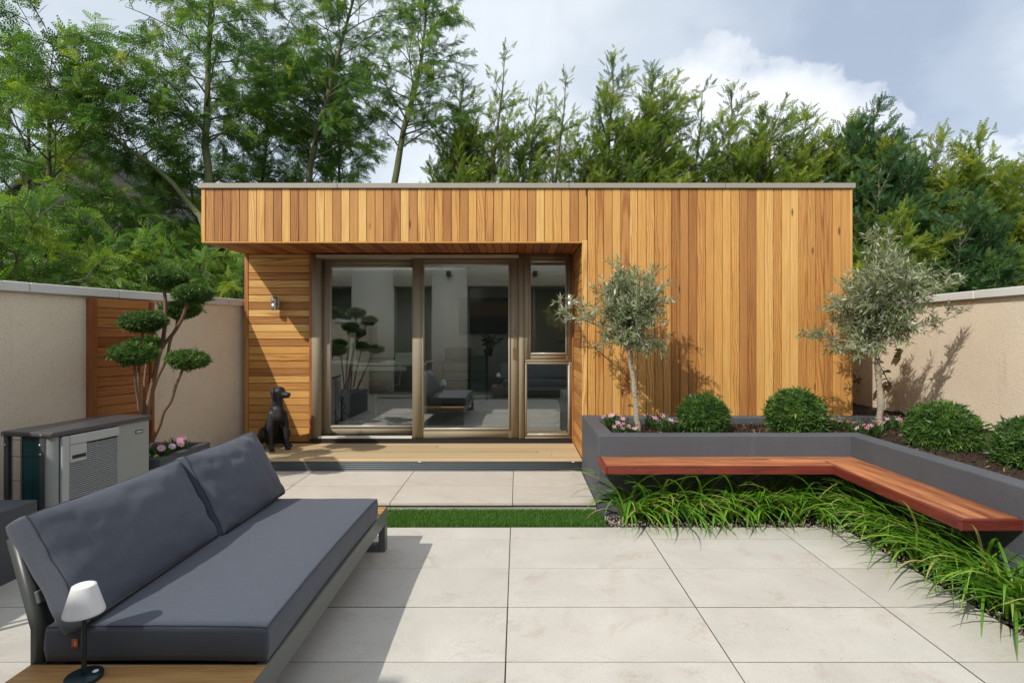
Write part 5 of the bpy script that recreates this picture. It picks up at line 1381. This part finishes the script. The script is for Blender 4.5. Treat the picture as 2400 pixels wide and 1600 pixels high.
# ------------------------------------------------------------------ olive trees
def olive(seed, base, trunk, r0, crown_c, crown_r, n_main, label, extra=()):
    rg = np.random.default_rng(seed); W = Acc()
    t = empty('olive_tree', tuple(base), label, 'tree', 'standard olive trees in the raised planter')
    P = [np.array(p)-base for p in trunk]; Q = []
    for i in range(len(P)-1):
        for f in np.linspace(0, 1, 8)[:-1]: Q.append(P[i]*(1-f)+P[i+1]*f)
    Q.append(P[-1]); Q = np.array(Q); rr = np.linspace(r0, r0*.72, len(Q))*(1+.10*rg.normal(size=len(Q))); Q[:, :2] += rg.normal(size=(len(Q), 2))*.0035
    W.tube(Q, rr, 9)
    for k in range(14):       # pruned nubs
        f = rg.uniform(.05, .95); p = Q[int(f*(len(Q)-1))]; a = rg.uniform(0, 2*PI); d_ = np.array([math.cos(a), math.sin(a), .3]); W.tube([p+d_*r0*.6, p+d_*r0*1.35], [.009, .005], 6)
    top = Q[-1]; cc = np.array(crown_c)-base; cr = np.array(crown_r)
    pos = []; dirs = []; tn = []; ups = []
    def twig(b, n, tmu):
        for k in range(n):
            s = .10+.90*(k+.5*rg.random())/n; p = lerp_poly(b, min(s, .999)); i = min(int(s*(len(b)-1)), len(b)-2); tb = b[i+1]-b[i]; tb /= np.linalg.norm(tb)
            sd_ = rg.normal(size=3); sd_ -= tb*sd_.dot(tb); sd_ /= np.linalg.norm(sd_)
            for sg in (1, -1):
                pos.append(p); dirs.append(tb*.75+sg*sd_*.75+rg.normal(size=3)*.15); ups.append(rg.normal(size=3)+np.array([0, 0, .8])); tn.append(np.clip(tmu+rg.normal()*.2, 0, 1))
    mains = []
    for i in range(n_main):
        a = i*2.39996+rg.normal()*.3; el = R(rg.uniform(8, 78)); tgt = cc+np.array([math.cos(a)*math.cos(el), math.sin(a)*math.cos(el), math.sin(el)*1.0-.25])*cr*rg.uniform(.45, .8)
        d_ = tgt-top; Lm = np.linalg.norm(d_); b = branch_pts(rg, top-np.array([0, 0, .02]), d_+np.array([0, 0, .15]), Lm, 8, (0, 0, .05), .16); mains.append(b)
        W.tube(b, np.linspace(.012, .004, 8), 6, False)
    for e in extra:
        b = np.array([np.array(p)-base for p in e]); b = np.array([lerp_poly(b, f) for f in np.linspace(0, 1, 9)]); mains.append(b); W.tube(b, np.linspace(.009, .003, 9), 5, False)
    for bi, b in enumerate(mains):
        nsub = 11 if bi < n_main else 8
        for k in range(nsub):
            s = (.28 if bi < n_main else .12)+(.72 if bi < n_main else .88)*(k+rg.random())/nsub; p = lerp_poly(b, min(s, .999))
            out = (p-cc)/cr; out = out/max(np.linalg.norm(out), .2)
            d_ = out*.7+rg.normal(size=3)*.55+np.array([0, 0, .45]); ln = rg.uniform(.14, .31) if bi < n_main else rg.uniform(.08, .18)
            c_ = branch_pts(rg, p, d_, ln, 6, (0, 0, .18), .2)
            W.tube(c_, np.linspace(.0035, .0014, 6), 4, False); twig(c_, int(ln*30)+2, .42)
            for j in range(2):
                q = lerp_poly(c_, rg.uniform(.2, .7)); d2 = out*.4+rg.normal(size=3)*.7+np.array([0, 0, .3]); e_ = branch_pts(rg, q, d2, ln*.6, 5, (0, 0, .1), .2); W.tube(e_, np.linspace(.0025, .0012, 5), 4, False); twig(e_, int(ln*18)+2, .46)
        twig(b[4:], 8, .5)
    N = len(pos); S = np.stack([rg.uniform(.0105, .0155, N), rg.uniform(.046, .074, N), np.full(N, .03)], 1)
    T = np.array([(0, 0, 0), (.5, .4, .08), (0, 1, 0), (-.5, .4, .08), ]); TF = np.array([(0, 1, 2, 3)])
    V, Fc = scatter(T, TF, np.array(pos), frames(np.array(dirs), np.array(ups)), S)
    obj('trunk', W.mesh('trunk', BARK_O, True), None, t, world=False); obj('crown', mk('crown', V, Fc, OLIVE_L, np.repeat(tn, 4)), None, t, world=False)
    return t
def tagplate(p, parent, rz, size=(.042, .055)):
    o = obj('plant_tag', boxm(size[0], .002, size[1], .006 if size[0] > .05 else .0009, TAGW), None, parent, p, rot=(0, 0, rz))
    a = Acc()
    for k in range(5): w_ = size[0]*(.32, .38, .25, .36, .3)[k]; a.box(-w_, w_, -.0016, -.0011, size[1]*(.28-.14*k)-.0016, size[1]*(.28-.14*k)+.0016)
    obj('tag_print', a.mesh('tag_print', INK), None, o, (0, 0, 0), world=False)
    s = Acc(); s.tube([(0, 0, size[1]/2-.004), (.004, .01, size[1]/2+.05), (.02, .02, size[1]/2+.10)], .0012, 4); obj('tag_string', s.mesh('tag_string', TAGW), None, o, (0, 0, 0), world=False)
b = np.array(at(1496, 1012, 5.07)); b[2] = .56
o1 = olive(71, b, [b, at(1490, 940, 5.07), at(1482, 870, 5.07), at(1474, 806, 5.07)], .027, at(1485, 708, 5.07), (.41, .38, .41), 14, 'smaller olive tree with slanting trunk in front of the cedar boards',
           [[at(1474, 806, 5.07), at(1430, 790, 5.05), at(1390, 745, 5.0), at(1352, 715, 4.98)], [at(1474, 800, 5.07), at(1520, 800, 5.0), at(1548, 816, 4.95)], [at(1440, 780, 5.07), at(1375, 752, 5.3), at(1340, 742, 5.42), at(1312, 712, 5.5)]])
tagplate(at(1494, 811, 4.98), o1, .3)
b = np.array(at(2060, 1012, 5.1)); b[2] = .56
o2 = olive(72, b, [b, at(2064, 940, 5.1), at(2058, 870, 5.1), at(2053, 806, 5.1)], .031, at(2072, 690, 5.1), (.60, .50, .46), 20, 'larger spreading olive tree beside the end of the cedar wall',
           [[at(2053, 800, 5.1), at(1990, 800, 5.05), at(1930, 790, 5.0), at(1897, 780, 5.0)], [at(2053, 800, 5.1), at(2120, 770, 5.1), at(2190, 760, 5.15), at(2240, 738, 5.2)], [at(2080, 760, 5.1), at(2150, 700, 5.05), at(2210, 675, 5.0), at(2252, 660, 5.0)], [at(2050, 805, 5.1), at(2005, 815, 5.0), at(1978, 818, 4.95)],
            [at(2060, 720, 5.1), at(2052, 640, 5.1), at(2056, 590, 5.1), at(2050, 552, 5.1)], [at(2070, 720, 5.1), at(2075, 640, 5.1), at(2080, 585, 5.1), at(2082, 550, 5.1)]])
tagplate(at(2032, 818, 5.02), o2, -.1, (.066, .085))

# ------------------------------------------------------------------ bedding flowers
def flowers(seed, r, h, nl, nf, fr, petals=5, pet_w=.55, cup=.12, ll=(.035, .06), mat_p=None):
    rg = np.random.default_rng(seed); pos = []; dirs = []
    for i in range(nl):
        a = rg.uniform(0, 2*PI); q = r*math.sqrt(rg.random())*.8; pos.append((q*math.cos(a), q*math.sin(a), h*.8*rg.random()*(1-.4*(q/r)**2))); dirs.append((math.cos(a)*.8+rg.normal()*.4, math.sin(a)*.8+rg.normal()*.4, .5+rg.random()))
    N = len(pos); S = np.stack([rg.uniform(.008, .014, N), rg.uniform(*ll, N), np.full(N, .02)], 1)
    V, Fc = scatter(LEAF2[0], LEAF2[1], np.array(pos), frames(np.array(dirs), rg.normal(size=(N, 3))+np.array([0, 0, 1.0])), S)
    leaves = mk('leaves', V, Fc, FLOWERG, np.repeat(rg.random(N), 4))
    T = []; TF = []
    for k in range(petals):
        a = 2*PI*k/petals; d_ = np.array([math.cos(a), math.sin(a), cup]); q = np.array([-math.sin(a), math.cos(a), 0])*pet_w*.5; bb = len(T)
        T += [np.zeros(3), d_*.75-q, d_*1.0, d_*.75+q]; TF.append((bb, bb+1, bb+2, bb+3))
    T = np.array(T); TF = np.array(TF)
    # template z axis is the flower axis: frames() gives z near 'up'
    fp = []; fu = []
    for i in range(nf):
        a = rg.uniform(0, 2*PI); q = r*math.sqrt(rg.random()); fp.append((q*math.cos(a), q*math.sin(a), h*(.86+.30*rg.random()-.25*(q/r)**2))); fu.append((math.cos(a)*.5+rg.normal()*.35, math.sin(a)*.5+rg.normal()*.35-.35, 1))
    n_ = len(fp); U = nrm(np.array(fu)); dy = np.cross(U, rg.normal(size=(n_, 3)))
    V, Fc = scatter(T, TF, np.array(fp), frames(dy, U), rg.uniform(.8, 1.15, n_)*fr)
    bl = mk('blossoms', V, Fc, mat_p or PETAL, np.repeat(np.clip(rg.normal(.6, .22, n_), 0, 1), len(T)))
    W = Acc()
    for p in fp: W.tube([(p[0]*.5, p[1]*.5, 0), (p[0]*.8, p[1]*.8, p[2]*.6), (p[0], p[1], p[2]-.002)], .0013, 4, False)
    return leaves, bl, W.mesh('flower_stems', FLOWERG)
def put_flowers(me, loc, lab, rz, s_, grp):
    t = empty('pink_flowers', loc, lab, 'flowers', grp, rz=rz); t.scale = (s_,)*3
    obj('leaves', me[0], None, t, world=False); obj('blossoms', me[1], None, t, world=False); obj('flower_stems', me[2], None, t, world=False)
fm = [flowers(81, .085, .095, 150, 17, .017), flowers(82, .095, .085, 160, 19, .017)]
for i, (u, v, Yf, k, s_, lab) in enumerate(((1440, 1003, 5.15, 0, 1.05, 'pink dianthus clump in the corner of the planter left of the olive trunk'), (1466, 1013, 4.85, 1, .85, 'pink dianthus clump at the front rim close to the left olive trunk'),
        (1541, 1000, 5.22, 0, 1.0, 'tall pink dianthus clump just right of the left olive trunk'), (1574, 1010, 4.98, 1, 1.05, 'wide pink dianthus clump between the left olive and the first yew ball'),
        (1966, 1004, 5.15, 0, .95, 'pink dianthus clump between the second yew ball and the right olive'), (2030, 1016, 4.85, 1, 1.05, 'pale pink dianthus clump at the bend of the planter rim'),
        (2080, 1003, 5.2, 0, 1.0, 'pink dianthus clump right of the larger olive trunk'), (2137, 1008, 4.95, 0, .8, 'pink dianthus partly hidden behind a yew ball by the wall'))):
    p = at(u, v, Yf); put_flowers(fm[k], (p.x, Yf, .575), lab, R(47*i), s_*1.4, 'pink dianthus in the raised planter')
fd = [flowers(83, .10, .15, 190, 7, .036, 12, .30, .1, (.04, .075)), flowers(84, .10, .13, 190, 8, .034, 12, .30, .1, (.04, .075))]
put_flowers(fd[0], (-3.00, 4.66, .39), 'pink daisies at the foot of the cloud pruned tree next to the heat pump', 0, 1.0, 'pink daisies in the trough')
put_flowers(fd[1], (-3.02, 4.93, .39), 'taller pale pink daisies further along the trough rim', R(80), 1.12, 'pink daisies in the trough')
fy = flowers(85, .06, .10, 60, 2, .026, 10, .35, .15, (.03, .05), PETAL_Y)
put_flowers(fy, (-2.99, 4.58, .375), 'small clump with pale yellow daisies at the heat pump corner', 0, .9, 'pink daisies in the trough')

# ------------------------------------------------------------------ liriope under the bench
def liriope(seed, n=46, h=.33, bias=(0, 0), wide=(.0125, .0190)):
    rg = np.random.default_rng(seed); V = []; Fc = []; tn = []
    for i in range(n):
        a = rg.uniform(0, 2*PI); d_ = np.array([math.cos(a), math.sin(a)])+np.array(bias)*rg.uniform(.3, 1.1); out = np.linalg.norm(d_); d_ /= out
        L_ = rg.uniform(.36, .66)*h/.33; w_ = rg.uniform(*wide); p = np.array([rg.normal()*.028, rg.normal()*.028, 0.0]); el = R(rg.uniform(58, 88)); k = 9
        tone_ = np.clip(rg.normal(.52, .2), 0, .93) if rg.random() > .07 else 1.0
        dr_ = rg.uniform(1.0, 2.2); b = len(V)
        for j in range(k):
            s = j/(k-1); e = el-dr_*s**1.25; dv = np.array([d_[0]*math.cos(e), d_[1]*math.cos(e), math.sin(e)])
            if j: p = p+dv*L_/(k-1)
            if p[2] < .004: p[2] = .004
            wv = w_*(1-.25*abs(s-.35))*(1 if s < .7 else max(.12, (1-s)/.3)); q = np.array([-d_[1], d_[0], 0])*wv*.5
            nz = np.array([d_[0]*-math.sin(e), d_[1]*-math.sin(e), math.cos(e)])*wv*.22
            V += [p-q+nz, p, p+q+nz]; tn += [tone_]*3
            if j:
                m_ = b+3*j; Fc += [(m_-3, m_-2, m_+1, m_), (m_-2, m_-1, m_+2, m_+1)]
    return mk('leaves', V, Fc, LIRI, tn)
LM = [liriope(91, 35, .34, (0, -.35)), liriope(92, 33, .34, (.1, -.45)), liriope(93, 36, .33, (-.1, -.35)), liriope(94, 34, .34, (-.1, -.4))]
LN = [liriope(95, 37, .36, (-.7, -.15)), liriope(96, 35, .37, (-.65, -.3)), liriope(97, 38, .36, (-.75, 0))]
ordn = ['first', 'second', 'third', 'fourth', 'fifth', 'sixth', 'seventh', 'eighth']
xs = [.83, 1.09, 1.34, 1.60, 1.86, 2.12, 2.37]
for i, x in enumerate(xs):
    for row in (0, 1):
        if row and i in (6,): continue
        xx = x+(.13 if row else 0)+rnd.uniform(-.03, .03); yy = 4.335+rnd.uniform(-.02, .02) if not row else 4.43
        lab = 'arching liriope under the back bench arm, %s from the turf, %s row' % (ordn[i], 'front' if not row else 'rear')
        t = empty('liriope_plant', (xx, yy, -.008), lab, 'plant', 'liriope clumps under the bench', rz=rnd.uniform(-.35, .35)); t.scale = (rnd.uniform(1.0, 1.18),)*3
        obj('leaves', LM[rnd.randrange(4)], None, t, world=False)
ys = [4.12, 3.90, 3.68, 3.46, 3.24, 3.03, 2.82, 2.60]
for i, y in enumerate(ys):
    for row in (0, 1):
        lab = 'arching liriope under the side bench arm, %s from the inner corner, %s row' % (ordn[i], 'paving side' if not row else 'wall side')
        t = empty('liriope_plant', (2.545+rnd.uniform(-.015, .015)+.075*row, y+rnd.uniform(-.03, .03)-.11*row, -.008), lab, 'plant', 'liriope clumps under the bench', rz=rnd.uniform(-.4, .4)); t.scale = (rnd.uniform(.88, 1.06),)*3
        obj('leaves', LN[rnd.randrange(3)], None, t, world=False)
# potted plant on the cabinet inside
tpl = leafy_shrub(43, 7, .30, .08, 12)
t = empty('potted_plant', (-.42, 8.0, at(1120, 835, 7.8).z+.0), 'small leafy pot plant on the green cabinet behind the glass', 'plant'); t.scale = (.9,)*3
obj('pot', lathe([(0, 0), (.06, 0), (.075, .11), (.068, .11), (.06, .09), (0, .09)], 20, True, BLACK, 'pot'), None, t, world=False)
obj('stems', tpl[0], None, t, (0, 0, .08), world=False); obj('leaves', tpl[1], None, t, (0, 0, .08), world=False)

# second cloud pruned tree in the near trough, outside the frame but mirrored in the glass
q = copy_tree(tp); q.location = (-3.18, 2.25, .38); q.rotation_euler = (0, 0, R(25))
tag(q, 'second cloud pruned tree in the trough beside the sofa, mirrored in the glass doors', 'tree')
# bits blown onto the paving
def litter():
    rg = np.random.default_rng(77); n = 210
    x = rg.uniform(-2.6, 2.4, n); y = np.where(rg.random(n) < .72, rg.uniform(2.3, 4.22, n), rg.uniform(4.62, 5.6, n)); z = np.where(y < 4.3, .0012, .0815)
    a = rg.uniform(0, 2*PI, n); d_ = np.stack([np.cos(a), np.sin(a), rg.normal(size=n)*.08], 1)
    S = np.stack([rg.uniform(.0012, .0035, n), rg.uniform(.004, .013, n), rg.uniform(.004, .01, n)], 1)
    V, Fc = scatter(LEAF2[0], LEAF2[1], np.stack([x, y, z], 1), frames(d_, np.array([0, 0, 1.0])+rg.normal(size=(n, 3))*.1), S)
    return mk('leaf_litter', V, Fc, CHIP, np.repeat(rg.beta(1.2, 3, n), 4))
tag(obj('leaf_litter', litter()), kind='stuff')
